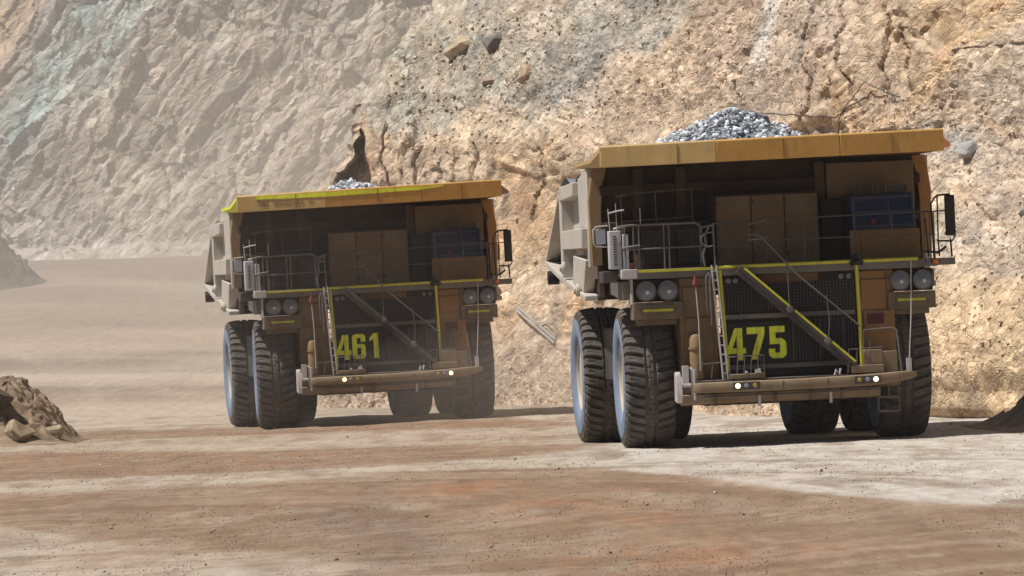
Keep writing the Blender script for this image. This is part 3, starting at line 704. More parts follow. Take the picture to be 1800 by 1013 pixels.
    for sx in (-1, 1):
        m = MB()
        X = lambda a, b_: (sx * a, sx * b_) if sx > 0 else (-b_, -a)
        a, b_ = X(4.28, 4.66)
        m.prism([(2.9, 6.60), (2.9, 6.97), (5.9, 6.90), (5.9, 6.52)], a, b_)
        m.prism([(1.2, 5.20), (1.2, 5.74), (5.8, 5.72), (5.8, 5.22)], a, b_)
        a, b_ = X(4.28, 4.64)
        m.prism([(5.8, 4.42), (5.8, 6.90), (6.25, 6.78), (6.25, 4.48)], a, b_)
        a, b_ = X(4.285, 4.50)
        m.prism([(.95, 4.7), (.95, 7.28), (2.9, 7.05), (2.9, 5.76), (1.5, 5.74), (1.5, 4.7)], a, b_)
        a, b_ = X(4.285, 4.58)
        m.prism([(1.9, 4.06), (1.2, 4.9), (3.9, 5.05), (4.3, 4.3)], a, b_)
        a, b_ = X(4.28, 4.64)
        m.prism([(9.9, 4.96), (6.0, 6.76), (6.0, 6.92), (10.25, 5.0)], a, b_)
        m.prism([(7.2, 4.46), (7.2, 4.62), (10.25, 5.0), (10.25, 4.84)], a, b_)
        m.prism([(1.2, 3.84), (1.2, 3.98), (7.2, 4.62), (7.2, 4.46)], a, b_)
        for (y, z) in ((5.4, 4.74), (2.4, 4.13)):
            m.lathe([(0, .17), (.1, .17)] if sx > 0 else [(-.1, .17), (0, .17)], (sx * 4.63, y, z), 18, 'x')
            m.lathe([(0, .10), (.16, .10)] if sx > 0 else [(-.16, .10), (0, .10)], (sx * 4.63, y, z), 18, 'x')
        m.build('side_rib', 'side_steel', B, .025)
    m = MB()
    for sx in (-1, 1):
        m = MB(); m.box(sx * 4.281, sx * 4.31, 1.0, 5.9, 4.4, 6.88)
        m.build('side_sheet', 'side_steel', B)
    # canopy post strip facing forward
    for sx in (-1, 1):
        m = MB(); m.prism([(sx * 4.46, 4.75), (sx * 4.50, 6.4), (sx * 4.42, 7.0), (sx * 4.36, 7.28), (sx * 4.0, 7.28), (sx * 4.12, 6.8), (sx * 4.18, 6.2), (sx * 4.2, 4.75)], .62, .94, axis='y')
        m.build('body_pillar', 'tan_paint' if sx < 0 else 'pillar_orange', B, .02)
    # tail roller
    for sx in (-1, 1): m = MB(); m.lathe([(0, .19), (.3, .19)] if sx > 0 else [(-.3, .19), (0, .19)], (sx * 4.42, 8.9, 4.5), 20, 'x'); m.build('tail_roller', 'black_steel', B)
    m = MB()
    m.box(-4.2, 4.2, 8.6, 9.1, 4.3, 4.6)
    m.build('tail_beam', 'black_steel', B)
    # canopy
    m = MB()
    m.prism([(-4.35, -2.5), (-1.55, -2.86), (4.2, -2.82), (4.32, .5), (4.30, 2.7), (3.9, 3.6), (-3.9, 3.6), (-4.4, 2.7), (-4.45, .5)], 7.30, 7.40, axis='z')
    CN = m.build('canopy', 'brown_shaded', B, .01)
    def facepanel(x0, y0, x1, y1, zt0, zt1, zb0, zb1, mat, d=.22):
        q = MB(); q.add([(x0, y0, zb0), (x1, y1, zb1), (x1, y1, zt1), (x0, y0, zt0), (x0, y0 + d, zb0 + .04), (x1, y1 + d, zb1 + .04), (x1, y1 + d, zt1 + .03), (x0, y0 + d, zt0 + .03)], [(0, 1, 2, 3), (7, 6, 5, 4), (0, 4, 5, 1), (1, 5, 6, 2), (2, 6, 7, 3), (3, 7, 4, 0)])
        return q.build('canopy_panel', mat, CN, .025)
    facepanel(-4.53, -2.56, -1.62, -2.98, 7.74, 7.77, 7.20, 7.22, 'canopy_sunlit')
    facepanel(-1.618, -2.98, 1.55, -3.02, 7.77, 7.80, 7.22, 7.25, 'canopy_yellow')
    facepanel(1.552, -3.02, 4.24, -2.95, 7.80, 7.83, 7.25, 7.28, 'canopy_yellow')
    for xq in (-2.6, .1, 2.9):
        yq = -2.56 - (xq + 4.53) * .144 if xq < -1.62 else (-3.0 if xq < 1.55 else -2.985)
        m = MB(); m.box(xq - .012, xq + .012, yq - .022, yq + .02, 7.24 + (.02 if xq > 0 else 0), 7.72 + (.03 if xq > 0 else 0)); m.build('weld_seam', 'tan_paint' if xq < -1.6 else 'panel_orange', CN)
    m = MB(); sid = 'canopy_sunlit' if number == '475' else 'lime_paint'
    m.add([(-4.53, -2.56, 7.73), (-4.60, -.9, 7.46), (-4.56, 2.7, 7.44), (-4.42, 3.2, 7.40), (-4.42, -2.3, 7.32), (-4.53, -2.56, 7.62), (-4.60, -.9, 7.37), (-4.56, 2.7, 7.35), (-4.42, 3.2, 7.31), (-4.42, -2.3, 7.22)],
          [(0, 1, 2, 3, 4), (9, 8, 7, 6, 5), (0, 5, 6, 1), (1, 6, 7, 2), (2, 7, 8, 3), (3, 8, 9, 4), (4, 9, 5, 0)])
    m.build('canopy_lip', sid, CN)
    m = MB()
    m.add([(4.245, -2.7, 7.68), (4.66, -1.6, 7.47), (4.5, 1.5, 7.42), (4.245, 1.5, 7.40), (4.245, -2.7, 7.34), (4.64, -1.6, 7.41), (4.5, 1.5, 7.36), (4.245, 1.5, 7.34)], [(0, 1, 2, 3), (7, 6, 5, 4), (0, 4, 5, 1), (1, 5, 6, 2), (2, 6, 7, 3), (3, 7, 4, 0)])
    m.build('canopy_lip', 'orange_rust' if number == '475' else 'brown_shaded', CN)
    if number == '461':
        m = MB()
        def strip(x0, y0, x1, y1, zt0, zt1, hh0, hh1): m.add([(x0, y0 - .006, zt0 - hh0), (x1, y1 - .006, zt1 - hh1), (x1, y1 - .006, zt1), (x0, y0 - .006, zt0), (x0, y0 + .02, zt0 - hh0), (x1, y1 + .02, zt1 - hh1), (x1, y1 + .02, zt1), (x0, y0 + .02, zt0)], [(0, 1, 2, 3), (7, 6, 5, 4), (0, 4, 5, 1), (1, 5, 6, 2), (2, 6, 7, 3), (3, 7, 4, 0)])
        strip(-3.9, -2.66, -1.62, -2.986, 7.705, 7.725, .10, .15); strip(-1.615, -2.986, 1.5, -3.026, 7.725, 7.75, .15, .11); strip(1.505, -3.026, 2.3, -3.0, 7.75, 7.76, .11, .04)
        m.build('lime_stripe', 'lime_paint', CN)
        a = math.atan2(-.42, 2.91)
        t1 = text('YBS', -3.82, -2.56 - .103 - .012, 7.37, .15, CN, 'lettering_dark', a); t1.scale.x = .85
        t2 = text('ESPERANZA  75', -3.32, -2.56 - .175 - .012, 7.385, .12, CN, 'lettering_faint', a)
    return T
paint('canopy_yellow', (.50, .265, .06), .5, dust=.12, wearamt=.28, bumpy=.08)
paint('canopy_sunlit', (.52, .35, .135), .5, dust=.15, wearamt=.28, bumpy=.08)  # paler copy of the canopy paint: sun on the left side painted in
paint('orange_rust', (.55, .16, .03), .6, dust=.1)
paint('lettering_dark', (.06, .045, .03), .8, dust=.0, wearamt=0)
paint('lettering_faint', (.18, .12, .06), .8, dust=.1, wearamt=.1)
def ore(name, T, peak, seed, label, rx=3.0, ry=3.2, cx=-.6, cy=3.6, n=3600):
    r = np.random.default_rng(seed)
    pos = []; size = []; cols = []
    def H(x, y):
        d = math.hypot((x - cx) / rx, (y - cy) / ry)
        return 7.2 + (peak - 7.2) * max(0, 1.0 - d ** 1.7) + .12 * math.sin(x * 2.3 + seed) * math.cos(y * 1.9)
    while len(pos) < n:
        x = cx + r.uniform(-1.25, 1.25) * rx; y = cy + r.uniform(-1.1, 1.25) * ry
        if abs(x) > 4.0 or y < 1.2 or y > 7.2: continue
        s = .05 + .17 * r.random() ** 4 + (.12 if r.random() < .015 else 0)
        pos.append((x, y, H(x, y) - s * .3 + .05 * r.normal())); size.append(s)
        k = r.uniform(.38, 1.35); cols.append((.60 * k, .625 * k, .665 * k))
    v, f, t = scatter(pos, size, cols, seed)
    # heap core under the stones
    gx = np.linspace(-4.2, 4.2, 43); gy = np.linspace(1.2, 9.5, 43); c = []
    for x in gx:
        for y in gy: c.append((x, y, min(H(x, y) - .12, 7.0 + .3) if y > 7.4 else H(x, y) - .12))
    q = gridfaces(43, 43); tri = np.concatenate([q[:, [0, 1, 2]], q[:, [0, 2, 3]]]) + len(v)
    v = np.concatenate([v, c]); f = np.concatenate([f, tri]); t = np.concatenate([t, np.repeat([(.2, .21, .24)], len(c), 0)])  # core darker than the stones: shade of the gaps in its colour
    M = np.array(T.matrix_basis if False else Matrix.LocRotScale(T.location, T.rotation_euler, None))
    v = v @ M[:3, :3].T + M[:3, 3]
    o = rawmesh(name, v, f, 'loose_rock', t)
    return tag(o, label, 'ore load', kind='stuff')
# ------------------------------------------------------------------ ground
def gh(x, y):
    z = np.where(y > 205, 7.4 * (np.clip(y - 205, 0, 400) / 175.) ** 2, 0.); z = np.minimum(z, 7.4 + .045 * np.maximum(y - 380, 0))
    w = sstep(178, 186, y) * (1 - sstep(196, 204, y))
    z = z + .012 * np.clip(x + 4.69, -6, 6) * w
    return z
def gh0(x, y):
    w = 1. if 184 < y < 198 else 0.
    return .012 * min(6., max(-6., x + 4.69)) * w
def ground():
    xs = np.concatenate([np.linspace(-160, -28, 25)[:-1], np.arange(-28, 24, .13), np.linspace(24, 160, 25)])
    ys = np.concatenate([np.linspace(-60, 72, 24)[:-1], np.arange(72, 160, .22), np.arange(160, 215, .35), np.arange(215, 400, 1.), np.linspace(400, 480, 10)])
    X, Y = np.meshgrid(xs, ys, indexing='ij'); x = X.ravel(); y = Y.ravel()
    P = np.c_[x, y, np.zeros_like(x)]
    n1 = fbm(P * [.25, .07, 1], 4, 11); n2 = fbm(P * [1.1, .2, 1], 4, 12); n3 = fbm(P * [.06, .03, 1], 3, 13)
    n4 = fbm(P * [3.2, .55, 1], 3, 14)
    ww = n1 * 2.2 + n2 * .9            # wobble of the edges, metres
    E = lambda pts: np.interp(x, [p[0] for p in pts], [p[1] for p in pts])
    soft = 1.1 + .9 * np.abs(n3)
    def above(edge, s=1.): return 1 / (1 + np.exp(-np.clip((y + ww - E(edge)) / (soft * s * .6), -30, 30)))
    E1 = [(-12, 116), (-10.2, 111.6), (-6.6, 99.4), (-3.9, 93.7), (-1.9, 87.1), (-.2, 82.1), (3, 74)]
    Cl = [(-12.1, 131.8), (-9.3, 130.7), (-6.1, 132.1), (-2.9, 134.3), (-.2, 134), (1.8, 131.1), (3.6, 124.5), (5.4, 112.5), (7.2, 104.9), (8.8, 100.2), (14, 88)]
    Cu = [(-13.1, 141.6), (-10.2, 140.9), (-7.1, 141.1), (-3, 142.1), (-.2, 143.8), (1.3, 147.2), (2.9, 152.4), (5.2, 162)]
    Du = [(-16.3, 172), (-11.8, 165.6), (-8, 160.7), (-3.5, 158.6), (.6, 154), (3, 153)]
    S1l = [(-17, 186.9), (-15.2, 187.5), (-8.9, 180.4), (-.2, 176.1), (2, 172)]; S1u = [(-17.8, 195.7), (-16.1, 199.2), (-9, 194.3), (-.2, 185.5), (2, 178)]
    b1l = [(-22.5, 247.5), (-14.6, 239.7), (-12.4, 244.5)]; b1u = [(-24.3, 268), (-16, 264.2), (-13.1, 259.5)]
    b2l = [(-25.5, 281.6), (-19.7, 279.4), (-13, 284.9)]; b2u = [(-26.6, 294.5), (-20.6, 293), (-13.6, 299.5)]
    b3l = [(-28.5, 316), (-22.3, 316.8), (-14.5, 321.8)]
    b4l = [(-31.8, 348), (-24.6, 346), (-15.4, 341)]
    brown = np.array((.23, .148, .094)); tan = np.array((.30, .225, .16)); light = np.array((.41, .35, .285)); white = np.array((.50, .465, .425)); mauve = np.array((.23, .18, .15)); red = np.array((.31, .145, .075)); grey = np.array((.19, .155, .125))
    T = np.repeat(tan[None], len(x), 0)
    def mix(w, c):
        nonlocal T
        w = np.clip(w, 0, 1)[:, None]; T = T * (1 - w) + c * w
    T = T * 1.0
    mix(sstep(-.3, .5, n1 + .3 * n4) * .5, brown)
    band = lambda lo, hi, s=1.: above(lo, s) * (1 - above(hi, s))
    right = sstep(-1, 3, x)
    mix(.85 * (1 - above(Cl)) * (.7 + .5 * n2), brown * .95)                     # brown foreground
    mix((1 - above(E1)) * (.8 + .4 * n2), light)                           # pale strip bottom left
    mix(band(Cl, Cu, .7) * (.85 + .5 * n2) * (1 - .3 * right), light)       # pale band
    mix(above(Cl) * sstep(.2, 3.5, x) * (1 - sstep(200, 215, y)) * (.85 + .45 * n2), white)
    mix(band(Cu, Du) * (1 - sstep(1, 3, x)) * (.85 + .4 * n2), brown)
    mix(band(Du, S1l) * (.55 + .5 * n1) * (1 - sstep(1, 3, x)), light)
    mix(band(S1l, S1u) * (.85 + .3 * n1) * (1 - sstep(1, 3, x)), brown)
    mix(above(S1u) * (1 - sstep(225, 245, y)) * (.85 + .3 * n1), light)
    far = sstep(225, 250, y)
    mix(far * (.6 + .4 * n1), np.array((.34, .27, .215)))
    mix(band(b1l, b1u, 3) * .8, mauve * .85); mix(band(b1u, b2l, 3) * .8, light * 1.1); mix(band(b2l, b2u, 3) * .85, mauve * .8)
    mix(above(b3l, 3) * .55, mauve); mix(above(b4l, 3) * .8, mauve * .8)
    # ruts and crossing wheel tracks: darker or paler lines that run with the road
    for (x0, y0, x1, y1, w, c, a) in ((-3.2, 131, -1.0, 84, .42, grey, .6), (-4.6, 130, -2.6, 84, .35, grey, .45), (-8.2, 131, -8.6, 110, .22, mauve, .5), (-8.9, 131, -9.3, 112, .2, mauve, .4), (-12, 96, -2, 84, .5, light, .25),
                                      (4.6, 146, 9, 104, .5, brown, .25), (6.8, 146, 12, 108, .4, brown, .22), (1.5, 144, 6.5, 112, .35, light, .4), (-2, 120, 6, 76, .5, tan, .5), (0.5, 120, 9, 78, .4, light, .2),
                                      (-20, 176, -9, 137, .5, mauve, .3), (-6, 165, -2, 147, .5, grey, .25), (-24, 240, -14, 215, .7, mauve, .35), (-28, 310, -13, 236, .9, light, .35), (-22, 300, -17, 215, .8, light, .3)):
        dx, dy = x1 - x0, y1 - y0; L2 = dx * dx + dy * dy; t = np.clip(((x - x0) * dx + (y - y0) * dy) / L2, 0, 1)
        px = x0 + t * dx + .5 * np.sin(y * .07 + x0) + .25 * n1
        d = np.abs(x - px) / w; ends = sstep(0, .15, t) * (1 - sstep(.85, 1, t)) * ((y > min(y0, y1)) & (y < max(y0, y1)))
        mix(np.exp(-d * d) * a * ends * (.8 + .7 * n4), c)
    # reddish clay patches
    redm = np.zeros_like(x)
    for cx, cy, rx, ry, a in ((-1.2, 121, 1.4, 6, .7), (.6, 109, 1.6, 5, .75), (1.9, 101, 1.2, 4, .55), (2.6, 87, 2.2, 5, .7), (-3.6, 104, 1.5, 7, -.0), (-5.5, 150, 2.5, 4, .35), (-4, 120, 1.4, 5, .35), (3.5, 118, 3, 5, .25), (-13, 160, 3, 5, .3), (-6.5, 96, 1.2, 5, .3)):
        redm = np.maximum(redm, a * np.exp(-((x - cx) / rx) ** 2 - ((y - cy) / ry) ** 2))
    mix(redm * (.7 + .9 * n2), red)
    dk = np.exp(-((x + 3.6) / 1.3) ** 2 - ((y - 108) / 9) ** 2) + .8 * np.exp(-((x + 2.0) / .8) ** 2 - ((y - 95) / 8) ** 2) + .6 * np.exp(-((x + 8.5) / 1.2) ** 2 - ((y - 121) / 5) ** 2); mix(dk * .6 * (.8 + .8 * n2), np.array((.15, .105, .08)))
    mix(sstep(.25, .7, n2 + .4 * n4) * .30, grey); mix(sstep(.3, .75, -n2 + .4 * n4) * .25, light)
    n5 = fbm(P * [.7, .14, 1], 4, 15); n6 = fbm(P * [3.7, 1.2, 1], 2, 16)
    mix(sstep(0, .55, n5 + .5 * n4) * .5 * (y < 215), brown * .7); mix(sstep(.1, .6, -n5 + .5 * n4) * .10, light)
    rr_ = np.sqrt(((x + 10) * 1.15) ** 2 + (y - 110) ** 2); th_ = np.arctan2(y - 110, x + 10)
    s1 = fbm(np.c_[rr_ * .55 + .3 * n1, th_ * 1.3, x * 0], 4, 81); s2 = fbm(np.c_[rr_ * 2.2 + .5 * n1, th_ * 2.2, x * 0], 3, 82)
    near = (y < 215)
    mix(sstep(0, .5, s1 + .4 * s2) * .22 * near, light * .95); mix(sstep(0, .5, -s1 + .4 * s2) * .5 * near, brown * .8)
    sf = fbm(np.c_[(y + .9 * x) * .06, (x - .3 * y) * .012, x * 0], 4, 83); mix(sstep(-.05, .5, sf) * .4 * far, mauve * .75); mix(sstep(0, .5, -sf) * .35 * far, light * 1.1)
    T *= (1 + .15 * n4 + .10 * n2 + .14 * n6)[:, None]
    z = gh(x, y) + .05 * n1 + .02 * n2 + .008 * n4
    q = gridfaces(len(xs), len(ys))
    o = rawmesh('ground', np.c_[x, y, z], q, 'ground_dirt', np.clip(T, .02, .9), smooth=True)
    return tag(o, kind='structure')
ground()

# ------------------------------------------------------------------ pit walls
pal = dict(tan=(.45, .36, .26), orange=(.50, .33, .18), pink=(.43, .335, .285), grey=(.31, .30, .27), bluegrey=(.34, .36, .36), dark=(.19, .155, .13), cream=(.56, .47, .35), green=(.36, .385, .345), rust=(.40, .22, .12))
pal = {k: np.array(v) for k, v in pal.items()}
NX = [-7, -2, 2, 6, 10, 13, 16, 20]; NZ = [0, 3, 6, 8, 10, 12, 15, 22]
COT = np.array([[.3, .3, .3, .3, .3, .5, .9, 1], [.9, .5, .35, .3, .5, 1.1, 1.2, 1.2], [1, .7, .4, .35, .5, 1.2, 1.3, 1.2], [1, .8, .6, .7, .8, 1, 1.1, 1.2],
                [.8, .6, .5, .4, .4, .5, .5, .6], [1, .9, .8, .6, .4, .4, .4, .5], [1.1, 1, 1, 1, 1, .6, .4, .4], [1.1, 1, 1, 1, 1, .6, .4, .4]])
BACK = np.zeros_like(COT)
for k in range(1, len(NZ)): BACK[:, k] = BACK[:, k - 1] + (COT[:, k] + COT[:, k - 1]) / 2 * (NZ[k] - NZ[k - 1])
def bilin(x, z):
    xi = np.clip(np.interp(x, NX, np.arange(len(NX))), 0, len(NX) - 1.001); zi = np.clip(np.interp(z, NZ, np.arange(len(NZ))), 0, len(NZ) - 1.001)
    i = xi.astype(int); j = zi.astype(int); a = xi - i; b = zi - j
    a = a * a * (3 - 2 * a)
    return BACK[i, j] * (1 - a) * (1 - b) + BACK[i + 1, j] * a * (1 - b) + BACK[i, j + 1] * (1 - a) * b + BACK[i + 1, j + 1] * a * b
def edge_x(z): return np.interp(z, [-1, 0, 8.2, 10.5, 12, 14.4, 24], [-8.1, -8.0, -7.3, -5.9, -5.6, -3.6, 2])
def wallY(x, z):
    Yt = np.interp(x, [-8, -5.5, -1.5, 1.5, 3.8, 6.5, 9.5, 12.8, 14.6, 18, 34, 60], [218, 214, 209, 206, 199, 177, 170, 165, 158.5, 149, 130, 110])
    Yt = (Yt * 2 + np.interp(x - .6, [-8, -5.5, -1.5, 1.5, 3.8, 6.5, 9.5, 12.8, 14.6, 18, 34, 60], [218, 214, 209, 206, 199, 177, 170, 165, 158.5, 149, 130, 110]) + np.interp(x + .6, [-8, -5.5, -1.5, 1.5, 3.8, 6.5, 9.5, 12.8, 14.6, 18, 34, 60], [218, 214, 209, 206, 199, 177, 170, 165, 158.5, 149, 130, 110])) / 4
    Ys = np.interp(x, [-8, -3, 0, 3, 6, 9, 12, 15, 18, 34, 60], [217, 212, 208, 201, 191, 180, 170, 161, 151, 130, 110]); k = sstep(1.5, 8, z) * .9
    Yt = Yt * (1 - k) + Ys * k
    Y = Yt + bilin(x, np.maximum(z, 0)) - .5 * np.maximum(-z, 0)
    e = edge_x(z) + .06 * np.sin(z * 2.1) + .05 * np.sin(z * 7.3) + .03 * np.sin(z * 17)
    t = np.maximum(e - x, 0)
    Y = Y + np.minimum(2.0 * t + 60 * np.maximum(t - .15, 0), 260)
    t2 = np.maximum(e + 1.2 - x, 0); Y = Y + .8 * t2 ** 2
    return Y
def cliff():
    xs = np.concatenate([np.arange(-9, -4, .04), np.arange(-4, 3, .06), np.arange(3, 16, .05), np.arange(16, 22, .12), np.arange(22, 60, .6)])
    zs = np.concatenate([np.arange(-1.2, 15.5, .055), np.arange(15.5, 30, .35)])
    X, Z = np.meshgrid(xs, zs, indexing='ij'); x = X.ravel(); z = Z.ravel()
    P0 = np.c_[x, wallY(x, z), z]
    Q = np.c_[x, P0[:, 1] * .12, z]         # noise space
    warp = fbm(Q * .35, 3, 21) * .9
    big = fbm(Q * [.16, .16, .16], 3, 22)
    Qw = Q + np.c_[warp, warp * .5, -warp * .6]
    # cliffiness: rocky faces vs loose scree
    lower = sstep(9.5, 11.2, z + .35 * (x < 3) * 0 + .8 * big)
    scree = lower * sstep(-3.5, -1, x) * (1 - sstep(8.0, 10.0, x + .4 * z - 4.6 + 0 * x))
    line = z - (8.1 + (x - 12.3) * .88)
    spur = sstep(11.2, 12.0, x) * (1 - sstep(-.15, .25, line + .35 * big))
    scree = np.maximum(scree, spur * sstep(2.6, 4.2, z + big)); scree = np.maximum(scree, (1 - sstep(1.0, 2.6, z + .8 * big)) * .8)
    h1, e1, i1 = facet(Qw * [.55, .55, .35], 31, .9)
    h2, e2, i2 = facet((Q + .3 * np.c_[warp, warp, warp]) * [1.5, 1.5, 1.0], 32, 1.)
    h3, e3, i3 = facet(Q * [4.2, 4.2, 3.4], 33, 1.)
    h4, e4, i4 = facet(Q * [9.5, 9.5, 9.5], 34, 1.)
    QD = np.c_[x * .80 - z * .60, P0[:, 1] * .08, (x * .60 + z * .80) * .42] + .15 * warp[:, None]
    h2d, e2d, i2d = facet(QD * 2.2, 38, 1.); h3d, e3d, i3d = facet(QD * 6.0, 39, 1.)
    h1 = h1 * sstep(0, .14, e1); h2 = h2 * sstep(0, .14, e2); h2d = h2d * sstep(0, .14, e2d)
    kd = sstep(-1.5, 2.5, x); h2 = h2 * (1 - kd) + h2d * kd; h3 = h3 * (1 - kd) + h3d * kd; e2 = np.where(kd > .5, e2d, e2); e3 = np.where(kd > .5, e3d, e3)
    fine = fbm(np.c_[QD[:, 0] * 2.6, QD[:, 1], QD[:, 2] * 3.2], 4, 35)
    rmask = .25 + .75 * sstep(-.15, .35, fbm(Q * [.5, .5, .7], 3, 40))
    cz = np.zeros(len(x))
    for cx0, z0, z1, wd, lean in ((-1.35, 6.0, 10.6, .10, .02), (-1.75, 7.2, 9.6, .07, -.12), (-3.6, 6.5, 10.0, .08, .10), (-4.5, 7.0, 11.0, .06, -.06), (-2.7, 7.0, 9.3, .06, .15), (.9, 6.8, 9.6, .06, .2), (12.05, 9.5, 14.5, .06, .02), (11.0, 9.6, 13.6, .06, -.08), (13.1, 8.6, 11.8, .05, -.2), (9.7, 9.0, 13, .05, .06)):
        xc = cx0 + lean * (z - z0) + .12 * np.sin(z * 2.3 + cx0) + .05 * np.sin(z * 7 + cx0)
        cz = np.maximum(cz, np.exp(-((x - xc) / (wd * .55)) ** 2) * sstep(z0 - .4, z0 + .3, z) * (1 - sstep(z1 - .5, z1 + .2, z)))
    col = fbm(np.c_[x * .9 + z * .28, Q[:, 1] * .5, z * .16] + .3 * warp[:, None], 4, 36)   # columns leaning left going down
    crack = np.exp(-(np.abs(fbm(np.c_[x * .45 + z * .12, Q[:, 1] * .3, z * .10] + .25 * warp[:, None], 3, 37)) / .035) ** 2)
    rock = 1 - scree
    d = .7 * big * sstep(.5, 5, z) + rock * (.24 * h1 + rmask * (.13 * h2 + .045 * h3) + .11 * col + .04 * fine * rmask - .08 * crack * sstep(.2, .6, rock) - .35 * cz) + scree * (.09 * h2d + .065 * h3d + .03 * h4 + .05 * fine + .03 * h1)
    d += .014 * h4 * rmask
    d += 1.7 * spur
    # hollow with an overhanging roof at the left end of the buttress
    ed = edge_x(z) + .06 * np.sin(z * 2.1) + .05 * np.sin(z * 7.3) + .03 * np.sin(z * 17)
    rr = sstep(ed + .20, ed + .30, x) * (1 - sstep(-.12, .08, x - np.interp(z, [6, 8, 9.5, 10.4, 11.1], [-5.15, -5.2, -5.35, -5.5, -5.75]) - .07 * np.sin(z * 5))) * sstep(3, 5, z) * (1 - sstep(10.9, 11.1, z))
    # undercut pocket behind the netting
    pk = np.exp(-((x - 10.0) / .8) ** 2 - ((z - 8.7) / .55) ** 2); d -= .45 * sstep(.2, .8, pk + .4 * fine)
    # normals of the smooth wall
    Yg = P0[:, 1].reshape(X.shape); dYx = np.gradient(Yg, xs, axis=0); dYz = np.gradient(Yg, zs, axis=1)
    N = np.stack([dYx, -np.ones_like(dYx), dYz], -1).reshape(-1, 3); N[:, 0] = np.clip(N[:, 0], -1.2, 1.2); N[:, 2] = np.clip(N[:, 2], 0, 1.2); N /= np.linalg.norm(N, axis=1, keepdims=True)
    fade = sstep(-.9, .6, z)
    P = P0 + N * (d * (.25 + .75 * fade))[:, None]
    P[:, 1] += 2.6 * rr
    # ---- colour of the stone, with shade put into the recess
    T = np.repeat(pal['tan'][None], len(x), 0)
    def mix(w, c):
        nonlocal T
        w = np.clip(w, 0, 1)[:, None]; T = T * (1 - w) + np.asarray(c) * w
    c1 = fbm(Qw * [.5, .5, .3], 4, 41); c2 = fbm(Qw * [1.4, 1.4, .8], 4, 42); c3 = fbm(np.c_[QD[:, 0] * 4.5, QD[:, 1], QD[:, 2] * 5], 3, 43); c4 = fbm(np.c_[x * .9 + z * .35, Q[:, 1] * .5, z * .13], 4, 44)
    mix(sstep(0, .6, c1) * .6, pal['orange']); mix(sstep(.1, .7, -c1) * .5, pal['pink']); mix(sstep(.1, .6, c4) * .55, pal['cream']); mix(sstep(.2, .7, -c4) * .4, pal['orange'])
    mix(rock * sstep(.35, .8, i1 + .3 * c2) * .35, pal['cream']); mix(rock * sstep(.75, .9, i2 + .2 * c2) * .35, pal['rust'])
    # grey scree fans high in the middle, and its dark tongue
    zb = np.interp(x, [-6, -5, -4, -2.8, -.8, 0, 2, 3.2, 4.5, 6, 8.5, 12], [11.6, 11.0, 10.6, 10.4, 11.2, 10.9, 10.9, 11.5, 12.1, 13.1, 14.7, 18])
    g = sstep(-.35, .45, z - zb + .9 * c1 + .4 * c2)
    mix(g * (.82 + .3 * c1), pal['grey'] * .95); mix(g * sstep(-.1, .5, c2) * .55, pal['green'] * .95); mix(g * sstep(.2, .7, -c2) * .5, np.array((.36, .31, .26))); mix(g * sstep(.55, .8, i2d + .3 * c2) * .3, pal['tan'])
    db = np.exp(-((x - 2.9 - .75 * (z - 12)) / 1.5) ** 2) * g; mix(db * .55, np.array((.23, .225, .22)))
    gp = (1 - g) * sstep(2.5, 4.5, x) * (1 - sstep(8.5, 10, x)) * sstep(8.5, 10, z); mix(gp * .5, np.array((.42, .33, .255)))
    g2 = np.exp(-((x - 8.2 - .6 * (z - 9.5)) / 1.3) ** 2) * sstep(7.5, 9, z); mix(g2 * .65 * (.8 + .5 * c2), np.array((.34, .31, .275)))
    g3 = np.exp(-((x - .3) / 2.3) ** 2 - ((z - 10.8) / .9) ** 2); mix(g3 * (.5 + .6 * c2), pal['grey'])
    g4 = np.exp(-((x + 3.2) / 1.5) ** 2 - ((z - 10.6) / 1.3) ** 2); mix(g4 * (.35 + .5 * c2), pal['grey'])
    g5 = np.exp(-((x - 2.6) / 1.6) ** 2 - ((z - 11.2) / .8) ** 2); mix(g5 * .6, np.array((.26, .25, .24)))
    mix(spur * (z > 3) * (.6 + .5 * c2), np.array((.40, .355, .30))); mix(spur * sstep(.2, .6, c2) * .5, pal['grey'])
    s_edge = spur * np.exp(-((line + .35) / .5) ** 2) * (.6 + .8 * c2); mix(s_edge * .8, np.array((.52, .36, .19)))
    mix((1 - sstep(2.2, 3.4, z + .5 * c1)) * sstep(9, 11, x) * .75, np.array((.50, .385, .25)))
    w = np.exp(-((x - 8.6 - .25 * (z - 12)) / .28) ** 2) * sstep(10.5, 12, z); mix(w * .7, (.5, .52, .52))
    mix(np.exp(-((x - 14.2) / .5) ** 2 - ((z - 7.1) / .45) ** 2) * .8, pal['bluegrey'])
    mix(rr * .7, np.array((.36, .28, .245))); mix(np.exp(-((x - ed) / .35) ** 2) * .6 * (z < 12), np.array((.36, .325, .28)))  # recess tinted darker mauve as painted shade; ridge edge greyed
    mix((1 - sstep(1.5, 4, z + c1)) * (1 - sstep(3, 6, x)) * .6, np.array((.44, .37, .30)))
    mix(cz * .75, pal['dark'] * .8); mix(crack * rock * .12, pal['dark']); mix(sstep(.10, .0, e2) * rock * .14, pal['dark']); mix(sstep(.08, .0, e3) * .10, pal['dark'])
    mix(sstep(.30, .75, c3) * .3, pal['grey']); mix(sstep(.3, .7, -c3) * .3, pal['cream'])
    T *= (1 + .35 * (i3 - .5) + .25 * (i4 - .5) * (.4 + scree))[:, None]
    o = rawmesh('cliff', P, gridfaces(len(xs), len(zs))[:, ::-1], 'cliff_rock', np.clip((T * .92 + T.mean(1)[:, None] * .08) * [1.28, 1.20, 1.14], .02, .85), smooth=True, sharp=28)
    return tag(o, kind='structure'), P, xs, zs, np.clip((T * .92 + T.mean(1)[:, None] * .08) * [1.28, 1.20, 1.14], .02, .85)
CL, CLP, cxs, czs, CLT = cliff()
